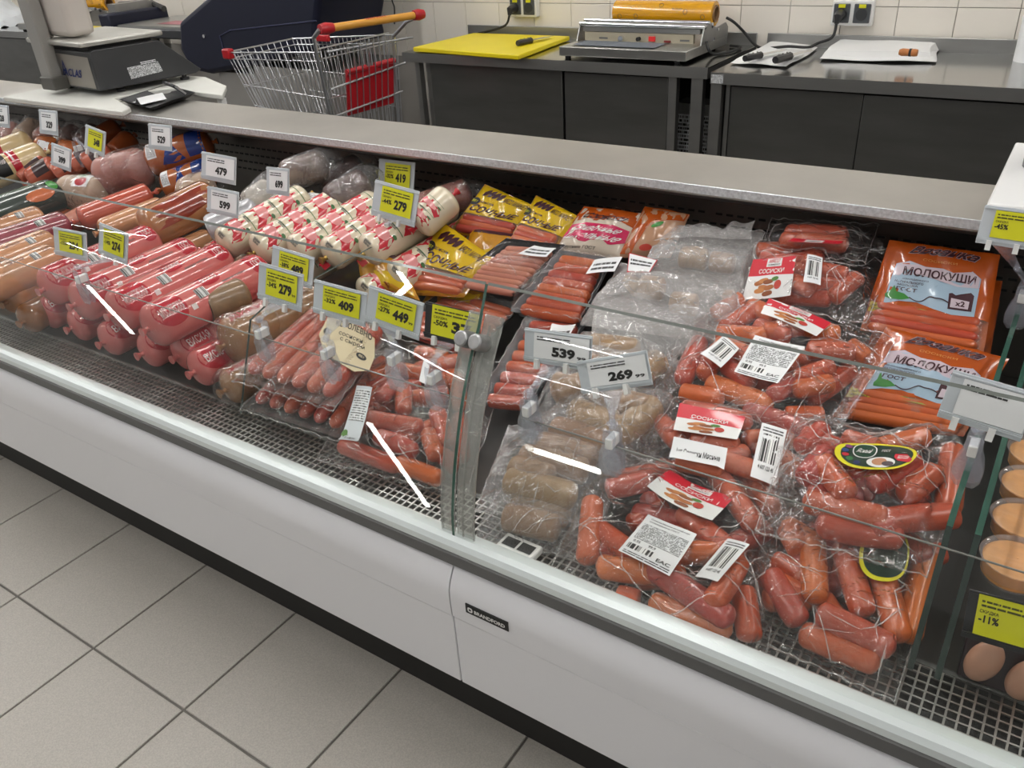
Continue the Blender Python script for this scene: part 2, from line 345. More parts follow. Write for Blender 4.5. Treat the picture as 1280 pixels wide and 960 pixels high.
# ---------------------------------------------------------------- film bags
def drape_grid(corners, saus, N=46, clear_=.004, slope=1.1, seed=0, crk=.004, soft=10, hem=.10):
    """height sheet hung over sausages inside a four-cornered outline; returns (N+1, N+1, 3)"""
    FL, FR, BR, BL = [np.array(c, float) for c in corners]; rng = np.random.default_rng(seed)
    t = np.linspace(0, 1, N + 1); U, V = np.meshgrid(t, t)
    G = (FL[None, None] * ((1 - U) * (1 - V))[..., None] + FR * (U * (1 - V))[..., None] + BR * (U * V)[..., None] + BL * ((1 - U) * V)[..., None])
    ed = np.minimum(np.minimum(U, 1 - U), np.minimum(V, 1 - V))
    wob = np.zeros_like(U)
    for k in range(5):
        a, b, p = rng.uniform(4, 13), rng.uniform(4, 13), rng.uniform(0, 6.28, 2); wob += np.sin(a * U * 3 + p[0] + 1.7 * V) * np.sin(b * V * 3 + p[1] + 1.3 * U)
    G[..., 0] += .004 * np.sin(U * 21 + seed) * (1 - np.clip(ed / .1, 0, 1)); G[..., 1] += .004 * np.sin(V * 19 + seed * 2) * (1 - np.clip(ed / .1, 0, 1))
    base = G[..., 2].copy(); top = base.copy() - .0; hard = base.copy() - 1
    for (p0, p1, r) in saus:
        p0, p1 = np.array(p0), np.array(p1)
        d = p1[:2] - p0[:2]; L2 = max((d * d).sum(), 1e-9)
        s_ = np.clip(((G[..., 0] - p0[0]) * d[0] + (G[..., 1] - p0[1]) * d[1]) / L2, 0, 1)
        qx, qy, qz = p0[0] + s_ * d[0], p0[1] + s_ * d[1], p0[2] + s_ * (p1[2] - p0[2])
        dist = np.hypot(G[..., 0] - qx, G[..., 1] - qy); R = r + clear_
        sph = np.where(dist < R * .75, qz + np.sqrt(np.maximum(R * R - dist ** 2, 0)), qz + R * .66 - (dist - R * .75) * slope)
        top = np.maximum(top, sph); hard = np.maximum(hard, np.where(dist < r, qz + np.sqrt(np.maximum((r + .002) ** 2 - dist ** 2, 0)), -1))
    for k in range(soft):
        p = np.pad(top, 1, mode='edge'); top = .5 * top + .125 * (p[:-2, 1:-1] + p[2:, 1:-1] + p[1:-1, :-2] + p[1:-1, 2:]); top = np.maximum(top, hard)
    free = np.clip((top - hard) / .015, 0, 1)
    ridge = 1 - np.abs(wob) / 2.2
    top = top + crk * free * ridge * np.clip(ed / .08, 0, 1)
    w = np.clip(ed / hem, 0, 1); w = 1 - (1 - w) ** 2.2
    G[..., 2] = base + (top - base) * w + .003 * np.sin(U * 47 + V * 39 + seed) * (1 - w)
    return G
def grid_mesh(G):
    n = G.shape[0]; vs = [tuple(p) for p in G.reshape(-1, 3)]
    fs = [(j * n + i, j * n + i + 1, (j + 1) * n + i + 1, (j + 1) * n + i) for j in range(n - 1) for i in range(n - 1)]
    return vs, fs
def film(parent, G, mat, name='film'):
    vs, fs = grid_mesh(G); m = MB(); m.add(vs, fs); return m.build(name, mat, parent, angle=180)
FOLD_GLINT = clear('film_fold', (.95, .95, .95), .16, 2.3, haze=.16, hazecol=(.95, .94, .93))  # whitish haze paints the film's highlight lines onto its folds
def crease_glints(parent, G, n, seed, lo=.03, hi=.13, r=.0011):
    """thin fold and hem ridges over the bag, milky white in place of film glints"""
    rnd = random.Random(seed * 13 + 5); N = G.shape[0] - 1; b = MB(); w = np.linalg.norm(G[N // 2, N] - G[N // 2, 0]); h = np.linalg.norm(G[N, N // 2] - G[0, N // 2])
    def at(u, v):
        i, j = min(max(v, 0), .999) * N, min(max(u, 0), .999) * N; a, c = int(i), int(j); p, q = i - a, j - c
        return Vector(G[a, c] * (1 - p) * (1 - q) + G[a + 1, c] * p * (1 - q) + G[a, c + 1] * (1 - p) * q + G[a + 1, c + 1] * p * q)
    for k in range(n):
        u, v = rnd.uniform(.04, .96), rnd.uniform(.04, .96); a = rnd.uniform(0, 6.28); L = rnd.uniform(lo, hi); bend = rnd.uniform(-9, 9); pts = []; m = max(6, int(L / .006)); kink = rnd.randrange(m)
        for s_ in range(m + 1):
            if not (0.01 < u < .99 and .01 < v < .99): break
            pts.append(at(u, v) + Vector((0, 0, .0004 + .0006 * rnd.random()))); st = L / m; u += cos(a) * st / w; v += sin(a) * st / h; a += bend * st + rnd.uniform(-.12, .12) + (rnd.choice((-1, 1)) * .9 if s_ == kink else 0)
        if len(pts) > 4: t_ = r * rnd.uniform(.5, 1.2); b.tube(pts, [t_ * (.25 + .75 * sin(pi * q / (len(pts) - 1))) for q in range(len(pts))], 5)
    for e in range(4):
        pts = []
        for q in range(33):
            k = q / 32; u, v = ((k, .006), (.994, k), (k, .994), (.006, k))[e]; pts.append(at(u, v) + Vector((0, 0, .0008 + .0012 * sin(k * 23 + e * 2 + seed))))
        b.tube(pts, .0010, 5)
    if b.v: b.build('film_fold_glints', FOLD_GLINT, parent, angle=180, kind='stuff')
def on_film(G, bl, br, tr, tl, stiff=.92, off=.0015):
    """label surface laid over the film; corner heights are replaced by the film's"""
    vs, fs = grid_mesh(G); bvh = BVHTree.FromPolygons([Vector(v) for v in vs], fs); Q = quad(bl, br, tr, tl)
    def hit(p):
        h = bvh.ray_cast(Vector((p[0], p[1], 2.)), Vector((0, 0, -1)))
        return h[0].z if h[0] is not None else p[2]
    K = 8; A = []; Z = []
    for i in range(K + 1):
        for j in range(K + 1):
            p = Q(i / K, j / K); A.append((1, i / K, j / K, (i / K) ** 2, (j / K) ** 2)); Z.append(hit(p))
    A = np.array(A); Z = np.array(Z); c = np.linalg.lstsq(A, Z, rcond=None)[0]; c1 = np.append(np.linalg.lstsq(A[:, :3], Z, rcond=None)[0], (0, 0)); c = c1 + .4 * (c - c1); res = Z - A @ c; R2 = res.reshape(K + 1, K + 1)
    up = max(0, np.quantile(R2 * stiff, .93))
    def S(u, v):
        p = Q(u, v); uu = min(max(u, 0), 1) * K; vv = min(max(v, 0), 1) * K; i = min(int(uu), K - 1); j = min(int(vv), K - 1); a, b = uu - i, vv - j
        r = R2[i, j] * (1 - a) * (1 - b) + R2[i + 1, j] * a * (1 - b) + R2[i, j + 1] * (1 - a) * b + R2[i + 1, j + 1] * a * b
        return Vector((p[0], p[1], c[0] + c[1] * u + c[2] * v + c[3] * u * u + c[4] * v * v + r * (1 - stiff) + up * .6 + off))
    return S
def centre(corners): return tuple(sum(c[i] for c in corners) / 4 if i < 2 else min(c[2] for c in corners) for i in range(3))
def bag(name, label, cat, corners, saus, smat, fmat=None, group=None, seed=0, N=46, fill=0, **kw):
    """clear bag: sausages as parts, one film over them, one below"""
    C_ = [Vector(c) for c in corners]; mid = sum(C_, Vector()) / 4; out = [Vector((0, 0, 0)) for _ in C_]
    for e in range(4):                                              # let the film reach round every sausage
        a, b = C_[e], C_[(e + 1) % 4]; nv = Vector(((b - a).y, -(b - a).x, 0)).normalized()
        if nv.dot(mid - a) > 0: nv = -nv
        d = min(.07, max([0] + [(Vector(p) - a).xy.to_3d().dot(nv) + r + .014 for p0, p1, r in saus for p in (p0, p1)])); out[e] = nv * d
    corners = [tuple(C_[e] + out[e] + out[e - 1] * .999) for e in range(4)]
    corners = [(min(c[0], -.036), min(c[1], 1.834), c[2]) for c in corners]
    if fill: saus = saus + pile(corners, fill, .018, .115, seed + 77, 1, None, .2)
    t = thing(name, label, cat, centre(corners), group); rnd = random.Random(seed)
    for (p0, p1, r) in saus: sausage(t, p0, p1, r, smat if not isinstance(smat, (list, tuple)) else smat[rnd.randrange(len(smat))], rnd.choice((0., .08, .16)), rnd.uniform(0, 6.2))
    G = drape_grid(corners, saus, seed=seed, N=N, **kw); film(t, G, fmat or FILM)
    crease_glints(t, G, 20 + int(len(saus) * 1.0), seed, r=.0011)
    FL, FR, BR, BL = corners
    MB().grid(lambda u, v: quad(FL, FR, BR, BL)(u, v) + Vector((0, 0, -.002)), 4, 4).build('film_back', fmat or FILM, t)
    return t, G
def pile(corners, n, r, ln, seed, lay=2, ang=None, inset=.16):
    """loose sausages heaped in an outline"""
    rnd = random.Random(seed); Q = quad(*corners); o = []
    for k in range(n):
        L = k * lay // n; u, v = rnd.uniform(inset, 1 - inset), rnd.uniform(inset, 1 - inset); c = Q(u, v); a = rnd.uniform(0, pi) if ang is None else ang + rnd.uniform(-.3, .3)
        h = ln / 2 * rnd.uniform(.9, 1.05); d = Vector((cos(a), sin(a), 0)) * (h - r); z = r + .002 + L * r * 1.55 + rnd.uniform(0, .004)
        def cl(p):
            return p
        tilt = rnd.uniform(-.012, .012) if L else 0
        o.append((cl(c + d + Vector((0, 0, z + tilt))), cl(c - d + Vector((0, 0, z - tilt + (.0 if L else 0)))), r))
    return o

# ================================================================ the room
def struct(o): o['kind'] = 'structure'; return o
TILEF = pm('floor_tile', 'aea9a1', .40, var=.26, scale=330, rand=.012)
GROUT = pm('grout', '6b6762', .8)
TILEW = pm('wall_tile', 'e6e0d6', .22, coat=.2, var=.02, scale=3, rand=.012)
GROUTW = pm('wall_grout', 'a8a49e', .8)
floor = struct(MB().box(-10, 6, -7.0, 4.2, -.06, -.004).build('floor', GROUT))
PT = .3307
def tile_mesh(w, h, d, mat, name, bv=.0012):
    b = bmesh.new(); bmesh.ops.create_cube(b, size=1)
    for v in b.verts: v.co = Vector((v.co.x * w, v.co.y * h, v.co.z * d))
    top = [e for e in b.edges if all(v.co.z > 0 for v in e.verts)]
    bmesh.ops.bevel(b, geom=top, offset=bv, segments=1, affect='EDGES')
    me = bpy.data.meshes.new(name); b.to_mesh(me); b.free(); me.materials.append(mat); return me
ft = tile_mesh(PT - .0055, PT - .0055, .008, TILEF, 'tile')
for i in range(-13, 5):
    for j in range(-4, 4):
        o = link('tile', ft, None, floor); o.location = (-1.637 + (i + 5.5) * PT - 5 * PT, .557 + (j - .5) * PT, -.004)
wall = struct(MB().box(-10, 6, 4.06, 4.2, 0, 3.1).build('wall_back', GROUTW))
TW, TH = .2255, .30
wt = tile_mesh(TW - .003, TH - .003, .010, TILEW, 'tile')
for i in range(-35, 6):
    for j in range(-1, 2):
        o = link('tile', wt, None, wall); o.rotation_euler = (pi / 2, 0, 0); o.location = (-.557 + (i - .5) * TW, 4.0585, .966 + (j + .5) * TH)
CEIL = pm('ceiling_paint', 'c9c9c6', .8)
struct(MB().box(-10, 6, -7.0, 4.2, 3.1, 3.2).build('ceiling', CEIL))
LEDM = pm('led_diffuser', (1., .982, .955), .5, emit=LAMP)
for lx, ly, dx, dy, where in LAMPS:
    hx, hy = max(dx / 2, .03), max(dy / 2, .03); t = thing('ceiling_light', 'white ceiling tube light ' + where, 'ceiling light', (lx, ly, LAMP_Z))
    MB().box(lx - hx - .02, lx + hx + .02, ly - hy - .02, ly + hy + .02, LAMP_Z + .005, LAMP_Z + .06).build('housing', WHITE, t)
    MB().box(lx - hx, lx + hx, ly - hy, ly + hy, LAMP_Z - .012, LAMP_Z + .005).build('diffuser', LEDM, t)
    for q in (-.7, .7): MB().tube([(lx + hx * q * (dx > 0), ly + hy * q * (dy > 0), LAMP_Z + .06), (lx + hx * q * (dx > 0), ly + hy * q * (dy > 0), 3.1)], .006, 6).build('hanger', CHROME, t)

# ================================================================ the refrigerated counter (two modules and what is bolted to them)
XJ = -.706; ZD = .5
GP = [(.800, .552), (.804, .60), (.823, .684), (.853, .772), (.88, .829), (.899, .862), (.916, .888), (.943, .945)]
def dense(p, n=4):
    o = []
    for i in range(len(p) - 1):
        a = p[max(i - 1, 0)]; b = p[i]; c = p[i + 1]; d = p[min(i + 2, len(p) - 1)]
        for k in range(n):
            t = k / n; o.append(tuple(.5 * ((2 * b[q]) + (-a[q] + c[q]) * t + (2 * a[q] - 5 * b[q] + 4 * c[q] - d[q]) * t * t + (-a[q] + 3 * b[q] - 3 * c[q] + d[q]) * t ** 3) for q in (0, 1)))
    return o + [p[-1]]
GPD = dense(GP)
GLINE = pm('polished_glass_edge', (.22, .24, .22), .15, coat=.5)
CAV = pm('dark_cavity', (.02, .018, .018), .7)
DECK = pm('deck_steel', (.15, .15, .145), .38, .8, var=.15, scale=8)
def counter(label, x0, x1, badge=False):
    t = thing('display_counter', label, 'display counter', ((x0 + x1) / 2, 1.3, 0))
    g = .0012
    MB().box(x0, x1, .88, 1.80, 0, .30).build('plinth', pm('plinth_black', (.012, .011, .010), .6), t)
    MB().box(x0 + g, x1 - g, .774, .80, .232, .3955).build('lower_panel', WHITEP, t, bevel=.002)
    MB().box(x0, x1, .80, 1.86, .28, .44).build('tank', DARK, t)
    MB().prism([(.772, .3985), (.771, .44), (.7725, .458), (.778, .474), (.7915, .497), (.80, .505), (.80, .3985)], x0 + g, x1 - g).build('upper_panel', WHITEP, t, angle=30)
    MB().prism([(.787, .503), (.7835, .506), (.783, .528), (.787, .531), (.81, .531), (.81, .503)], x0, x1).build('bumper_strip', GREYV, t, angle=30)
    MB().prism([(.785, .532), (.786, .543), (.791, .551), (.800, .5555), (.811, .5555), (.820, .552), (.826, .545), (.829, .536), (.852, .503), (.852, .49), (.80, .49), (.80, .532)], x0, x1).build('rail', ALU, t, angle=25)
    # perforated air grille: bars both ways over a dark channel
    MB().box(x0, x1, .852, .958, .455, .462).build('air_channel', CAV, t)
    b = MB(); n = int((x1 - x0) / .0145)
    for k in range(8): y = .853 + k * .0148; b.box(x0, x1, y - .0014, y + .0014, ZD - .0025, ZD)
    for k in range(n): x = x0 + (k + .5) * .0145; b.box(x - .0014, x + .0014, .852, .958, ZD - .002, ZD + .0004)
    b.build('air_grille', STEEL, t, smooth=False, kind='stuff')
    # trays of the deck
    k = max(1, round((x1 - x0) / .62)); w = (x1 - x0) / k
    for i in range(k):
        a = x0 + i * w
        MB().prism([(.957, .470), (.957, .501), (.960, .503), (.966, .503), (.972, .499), (1.84, .5125), (1.84, .470)], a + .001, a + w - .001).build('deck_tray', DECK, t)
    # slotted back panel
    bp = MB().box(x0, x1, 1.842, 1.86, .50, .90).build('back_panel', pm('back_panel_metal', (.15, .135, .125), .32, .8, var=.2), t)
    b = MB(); ns = int((x1 - x0) / .026)
    for row, z in enumerate((.70, .725, .75, .775)):
        for i in range(ns): x = x0 + (i + .5 * (row % 2)) * .026 + .006; b.box(x, x + .016, 1.8405, 1.8425, z, z + .005)
    b.build('air_slots', BLACK, bp, smooth=False, kind='stuff')
    pa = MB().sheet(GPD, x0 + .0025, x1 - .0025, 1).build('front_glass', GLASS, t, angle=180)
    MB().prism([(y, z) for y, z in ((.9422, .9435), (.9440, .9475), (.9455, .9468), (.9437, .9428))], x0 + .0025, x1 - .0025).build('top_edge', GLINE, pa)
    if badge:
        bd = MB().box(-.672, -.587, .7695, .7715, .4265, .4465).build('badge', BLACK, t); S = flat((-.672, .7692, .4265), (.085, 0, 0), (0, 0, .02))
        words(S, 'BRANDFORD', WHITE, bd, (.22, .3, .94, .7), bold=.03)
        blob(S, 'emblem', WHITE, bd, oval(.115, .5, .062, .27, 16, pw=.7), rings=1); blob(S, 'emblem', BLACK, bd, oval(.115, .5, .03, .12, 10), off=.0009, rings=1)
    return t
left = counter('long white left module of the refrigerated counter, without a badge', -5.3, XJ)
right = counter('white right module of the refrigerated counter, with a black badge', XJ, 1.3, True)
# dark joint, clear strips and bolts that clamp the two panes
MB().sheet([(y - .0005, z) for y, z in GPD], XJ - .0026, XJ + .0026).build('pane_joint', GREENEDGE, left, angle=180)
def strip(x0, x1, parent, name, off):
    pts = [(y + off, z) for y, z in GPD if z <= .915]
    def f(u, v):
        i = v * (len(pts) - 1); k = min(int(i), len(pts) - 2); a = i - k; y = pts[k][0] * (1 - a) + pts[k + 1][0] * a; z = pts[k][1] * (1 - a) + pts[k + 1][1] * a
        c = (x0 + x1) / 2; h = (x1 - x0) / 2; e = max(0, (z - .893) / .022); s_ = sqrt(max(0, 1 - min(e, 1) ** 2)) * .35 + .65
        return Vector((c + (u - .5) * 2 * h * s_, y, z))
    b = MB(); b.grid(f, 4, 28); o = b.build(name, ACRYL2, parent, angle=180); md = o.modifiers.new('s', 'SOLIDIFY'); md.thickness = .005; return o
strip(XJ - .027, XJ - .003, left, 'clamp_strip', .006); strip(XJ + .003, XJ + .036, right, 'clamp_strip', .006)
for xx, pr_ in ((XJ - .027, left), (XJ + .0375, right), (XJ + .016, right)): MB().tube([(xx, y + .005, z) for y, z in GPD if z < .90], .0016, 6).build('strip_edge', ACRYL2, pr_)
for dx, pr in ((-.013, left), (.013, right)):
    b = MB(); c = Vector((XJ + dx, .897, .868)); nrm = Vector((0, -.86, .5)).normalized()
    b.tube([c - nrm * .014, c + nrm * .004, c + nrm * .016, c + nrm * .018], [.0135, .0135, .0125, .010], 24)
    b.build('clamp_bolt', pm('turned_steel', (.40, .40, .40), .42, 1., var=.4, scale=60), pr)
# worktop over the back of the counter
t = thing('worktop', 'long stainless steel worktop ledge along the back of the counter', 'worktop', (-2, 1.75, .88))
LTOP = pm('worn_steel_top', (.60, .575, .535), .30, .85, var=.16, scale=5)
MB().box(-5.3, 1.3, 1.645, 1.868, .902, .906).build('top_sheet', LTOP, t)
MB().box(-5.3, 1.3, 1.642, 1.646, .8875, .906).build('front_lip', GALV, t, bevel=.001)
MB().prism([(1.646, .8875), (1.650, .8875), (1.700, .862), (1.700, .858), (1.646, .883)], -5.3, 1.3).build('under_lip', pm('under_lip_steel', (.42, .40, .38), .28, .9, var=.2, scale=4), t)
MB().box(-5.3, 1.3, 1.864, 1.868, .86, .902).build('rear_lip', STEEL, t)
MB().box(-5.3, 1.3, 1.70, 1.8641, .896, .902).build('stiffener', STEELD, t)
# leaning clear screens inside the glass
def screen(label, x0, x1):
    d = .002; n = Vector((0, -.849, .528)) * .0045
    a = [(x0, .832, .536), (x1, .832, .536), (x1, .948, .7145), (x0, .948, .7145)]
    o = MB().slab(a, n).build('acrylic_screen', ACRYL, None, smooth=False)
    tag(o, label, 'screen')
    e = MB().tube([(x0, .9465, .7155), (x1, .9465, .7155)], .0014, 6).build('polished_edge', pm('acrylic_edge', (.20, .20, .18), .3, coat=.3), o)
    return o
screen('low clear acrylic screen leaning inside the left glass', -5.3, -.732)
screen('low clear acrylic screen leaning inside the right glass', -.660, 1.3)
# glass dividers
DP = [(.936, .505), (.969, .584), (1.017, .698), (1.063, .712), (1.155, .716), (1.404, .726), (1.836, .745), (1.836, .516), (1.0, .5045)]
def divider(x, label, d=.008, group=None):
    t = thing('glass_divider', label, 'divider', (x, 1.4, ZD), group)
    MB().add([(x, y, z) for y, z in DP], [tuple(range(len(DP)))]).build('pane', clear('divider_glass', (.93, .965, .94), .0, 1.45), t)
    def edge(i, j, name, mat):
        b = MB()
        for k in range(i, j):
            (y0, z0), (y1, z1) = DP[k], DP[k + 1]; b.add([(x - d / 2, y0, z0), (x + d / 2, y0, z0), (x + d / 2, y1, z1), (x - d / 2, y1, z1)], [(0, 1, 2, 3)])
        b.build(name, mat, t, smooth=False)
    edge(0, 2, 'front_edge', DARKEDGE); edge(2, 6, 'top_edge', GREENEDGE if d > .006 else DARKEDGE); return t
divider(-1.402, 'glass divider between the brown loaf and the tray with the cream oval label', .006)
divider(-2.825, 'thin glass divider behind the dark green packets, far down the counter', .005)
divider(-.028, 'glass divider beside the bag with the green oval label')
divider(.006, 'glass divider beside the tubs of orange cheese')
# little thermometer on the deck
t = thing('thermometer', 'small white counter thermometer with two dark windows, beside the bag stack', 'thermometer', (-0.625, 0.865, 0.505))
c = Vector((-0.626, 0.868, 0.515)); ax = Vector((-0.577, 0.869, 0.515)) - Vector((-0.661, 0.871, 0.515)); ax = ax.normalized(); ay = Vector((-ax.y, ax.x, 0)); up = Vector((0, 0, 1))
MB().obox(c - up * .006, ax * .036, ay * .020, up * .007).build('case', WHITE, t, bevel=.003)
S = flat(c - ax * .036 - ay * .02 + up * .0012, ax * .072, ay * .04)
for u in (.1, .53): patch(S, 'window', pm('solar_cell', (.012, .013, .013), .7), t, (u, .25, u + .37, .78), .0006, 2, 2)

# ================================================================ products: right module
def picture(S, parent, rect, seed=0):
    """the little photo of fried sausages with a tomato and a leaf printed on the labels"""
    rnd = random.Random(seed); T = sub(S, *rect); cols = [pm('printed_sausage_%d' % i, c, .5) for i, c in enumerate(('a8622f', 'c07c40', '8a4a22', 'b4703a'))]
    for i, (x, y, a) in enumerate(((.16, .62, .5), (.30, .72, .35), (.46, .66, .2), (.33, .42, -.15), (.52, .40, .35), (.22, .28, .15), (.50, .16, .25))):
        blob(T, 'printed_sausage', cols[i % 4], parent, oval(x, y, .17, .105, 12, a, .8), .0009 + .00006 * i, 1)
    blob(T, 'printed_leaf', pm('printed_leaf', '4d7a2c', .5), parent, oval(.68, .78, .13, .10, 8, .5), .0015, 1)
    blob(T, 'printed_tomato', pm('printed_tomato', 'b5382a', .5), parent, oval(.80, .50, .12, .2, 12), .0016, 1)
LRED = pm('label_red', 'c8102a', .42, coat=.3); LWHITE = pm('label_white', 'e2e2e0', .42, coat=.2)
def red_label(G, parent, bl, br, tr, tl, title='СОСИСКИ', seed=0, off=.002, logo=True):
    S = on_film(G, bl, br, tr, tl, off=off)
    o = patch(S, 'label', LWHITE, parent, nu=12, nv=8); o['label'] = 'white and red product label'
    blob(S, 'red_band', LRED, o, [(0, .52), (.25, .53), (.5, .55), (.75, .53), (1, .50), (1, .75), (1, 1), (.66, 1), (.33, 1), (0, 1), (0, .76)], .0007, 4)
    if logo:
        patch(S, 'logo_panel', LWHITE, o, (.36, .76, .70, .985), .0010, 4, 2); words(S, 'МЯСО', LRED, o, (.41, .86, .65, .965), .0015, .01, .15); words(S, 'SOMMERSET', INK, o, (.40, .79, .67, .83), .0015, .01)
    words(S, title, LWHITE, o, (.22, .585, .78, .705), .0012, .015)
    picture(S, o, (.18, .02, .82, .56), seed); return o
def info_label(G, parent, bl, br, tr, tl, off=.002):
    S = on_film(G, bl, br, tr, tl, off=off); o = patch(S, 'information_label', PAPER, parent, nu=12, nv=12)
    words(S, 'Сосиски Мясные высший сорт', INK, o, (.12, .90, .90, .945), .001, .02); words(S, 'охлажденные ГОСТ', INK, o, (.12, .84, .72, .885), .001, .02)
    patch(S, 'fine_print', FINEW, o, (.06, .40, .95, .80), .0007, 8, 8); patch(S, 'barcode', BARS, o, (.06, .15, .60, .27), .0007, 6, 2)
    words(S, '0.95', INK, o, (.10, .31, .24, .37)); words(S, '99.9', INK, o, (.40, .31, .54, .37)); patch(S, 'fine_print', FINEW2, o, (.06, .03, .95, .11), .0007, 6, 2)
    words(S, 'EAC', INK, o, (.66, .12, .92, .19)); return o
def bar_label(G, parent, bl, br, tr, tl, off=.002):
    S = on_film(G, bl, br, tr, tl, off=off); o = patch(S, 'barcode_label', PAPER, parent, nu=8, nv=8); patch(S, 'barcode', BARS, o, (.16, .28, .86, .80), .0007, 5, 3)
    words(S, '4 607 123 45', INK, o, (.2, .16, .82, .23)); patch(S, 'fine_print', FINEW2, o, (.1, .84, .9, .96), .0007, 5, 2); return o

MIX = [SAUS, SAUS, SAUSP]
# ---- front bag with the white information label
cs = [(-0.549, 0.842, 0.503), (-0.218, 0.841, 0.503), (-0.278, 1.185, 0.525), (-0.620, 1.148, 0.535)]
sl = [((-0.544, 0.976, 0.575), (-0.496, 0.867, 0.538), .019), ((-0.470, 0.853, 0.556), (-0.372, 0.895, 0.553), .0195), ((-0.398, 0.888, 0.560), (-0.252, 0.849, 0.556), .0195), ((-0.379, 0.852, 0.527), (-0.254, 0.856, 0.527), .0195),
      ((-0.263, 0.925, 0.550), (-0.226, 0.856, 0.527), .019), ((-0.530, 0.995, 0.585), (-0.475, 1.048, 0.590), .018), ((-0.518, 0.939, 0.548), (-0.421, 0.903, 0.550), .019), ((-0.428, 1.173, 0.570), (-0.285, 1.035, 0.575), .0195),
      ((-0.392, 1.226, 0.565), (-0.277, 1.099, 0.565), .0195), ((-0.487, 1.008, 0.545), (-0.367, 1.029, 0.545), .0195), ((-0.408, 0.932, 0.550), (-0.315, 0.979, 0.555), .0195), ((-0.548, 1.068, 0.550), (-0.450, 1.156, 0.555), .019),
      ((-0.411, 1.030, 0.560), (-0.286, 0.969, 0.560), .0195), ((-0.320, 0.996, 0.540), (-0.280, 1.085, 0.540), .0195), ((-0.429, 0.839, 0.525), (-0.393, 0.846, 0.525), .018), ((-0.282, 0.847, 0.575), (-0.281, 0.953, 0.575), .018)]
t, G = bag('sausage_bag', 'front clear bag of thick frankfurters with white information label and barcode', 'bagged sausages', cs, sl, MIX, seed=3, N=64, crk=.006, fill=10)
red_label(G, t, (-0.465, 1.016, 0.620), (-0.344, 0.998, 0.620), (-0.337, 1.080, 0.620), (-0.456, 1.087, 0.620), seed=1, off=.003)
info_label(G, t, (-0.446, 0.878, 0.610), (-0.352, 0.857, 0.610), (-0.359, 0.977, 0.610), (-0.451, 0.994, 0.610), off=.003)
bar_label(G, t, (-0.322, 0.881, 0.600), (-0.284, 0.868, 0.600), (-0.272, 0.964, 0.600), (-0.311, 0.981, 0.600), off=.003)
# the loose empty mouth of that bag, standing up behind it
def flap(parent, pts_low, pts_high, seed, mat=None, name='bag_mouth', amp=.008):
    rnd = random.Random(seed); ph = [rnd.uniform(0, 6) for _ in range(4)]
    def f(u, v):
        n = len(pts_low) - 1; k = min(int(u * n), n - 1); a = u * n - k; p = lerp(pts_low[k], pts_low[k + 1], a); q = lerp(pts_high[k], pts_high[k + 1], a); r = p * (1 - v) + q * v
        return r + Vector((sin(9 * u + ph[0] + 3 * v), cos(11 * u + ph[1]), .6 * sin(17 * u + ph[2] + 5 * v))) * amp * (.3 + v)
    return MB().grid(f, 28, 12).build(name, mat or FILM, parent, angle=180)
flap(t, [(-0.593, 1.097, 0.560), (-0.540, 1.145, 0.575), (-0.459, 1.173, 0.585), (-0.270, 1.157, 0.540)], [(-0.588, 1.191, 0.600), (-0.503, 1.165, 0.610), (-0.409, 1.193, 0.610), (-0.276, 1.230, 0.570)], 4)
flap(t, [(-0.599, 1.109, 0.550), (-0.573, 1.039, 0.560), (-0.522, 0.989, 0.570)], [(-0.586, 1.079, 0.565), (-0.509, 0.977, 0.600), (-0.461, 0.933, 0.605)], 9, amp=.005)
# ---- bag lying behind it, under the big bag
cs = [(-0.538, 1.191, 0.575), (-0.278, 1.174, 0.560), (-0.257, 1.294, 0.600), (-0.549, 1.310, 0.600)]
sl = [((-0.531, 1.213, 0.600), (-0.469, 1.157, 0.600), .018), ((-0.456, 1.170, 0.605), (-0.371, 1.189, 0.605), .019), ((-0.380, 1.235, 0.600), (-0.287, 1.189, 0.600), .019), ((-0.505, 1.238, 0.620), (-0.373, 1.249, 0.620), .018), ((-0.403, 1.293, 0.620), (-0.280, 1.270, 0.620), .018),
      ((-0.328, 1.205, 0.610), (-0.263, 1.177, 0.600), .018), ((-0.460, 1.123, 0.590), (-0.376, 1.130, 0.590), .018), ((-0.390, 1.146, 0.600), (-0.309, 1.154, 0.590), .018)]
t, G = bag('sausage_bag', 'clear bag of frankfurters squeezed under the largest bag, tall barcode label at its end', 'bagged sausages', cs, sl, SAUSP, seed=5, fill=4)
red_label(G, t, (-0.481, 1.154, 0.640), (-0.374, 1.178, 0.640), (-0.382, 1.238, 0.640), (-0.501, 1.226, 0.640), seed=2, logo=False)
bar_label(G, t, (-0.329, 1.123, 0.640), (-0.287, 1.123, 0.640), (-0.308, 1.237, 0.640), (-0.351, 1.234, 0.640)); S = on_film(G, (-0.459, 1.088, 0.620), (-0.368, 1.105, 0.620), (-0.381, 1.153, 0.620), (-0.474, 1.141, 0.620)); o = patch(S, 'strip_label', PAPER, t, nu=8); words(S, '1кг Сосиски Мясные', INK, o, (.1, .35, .9, .62))
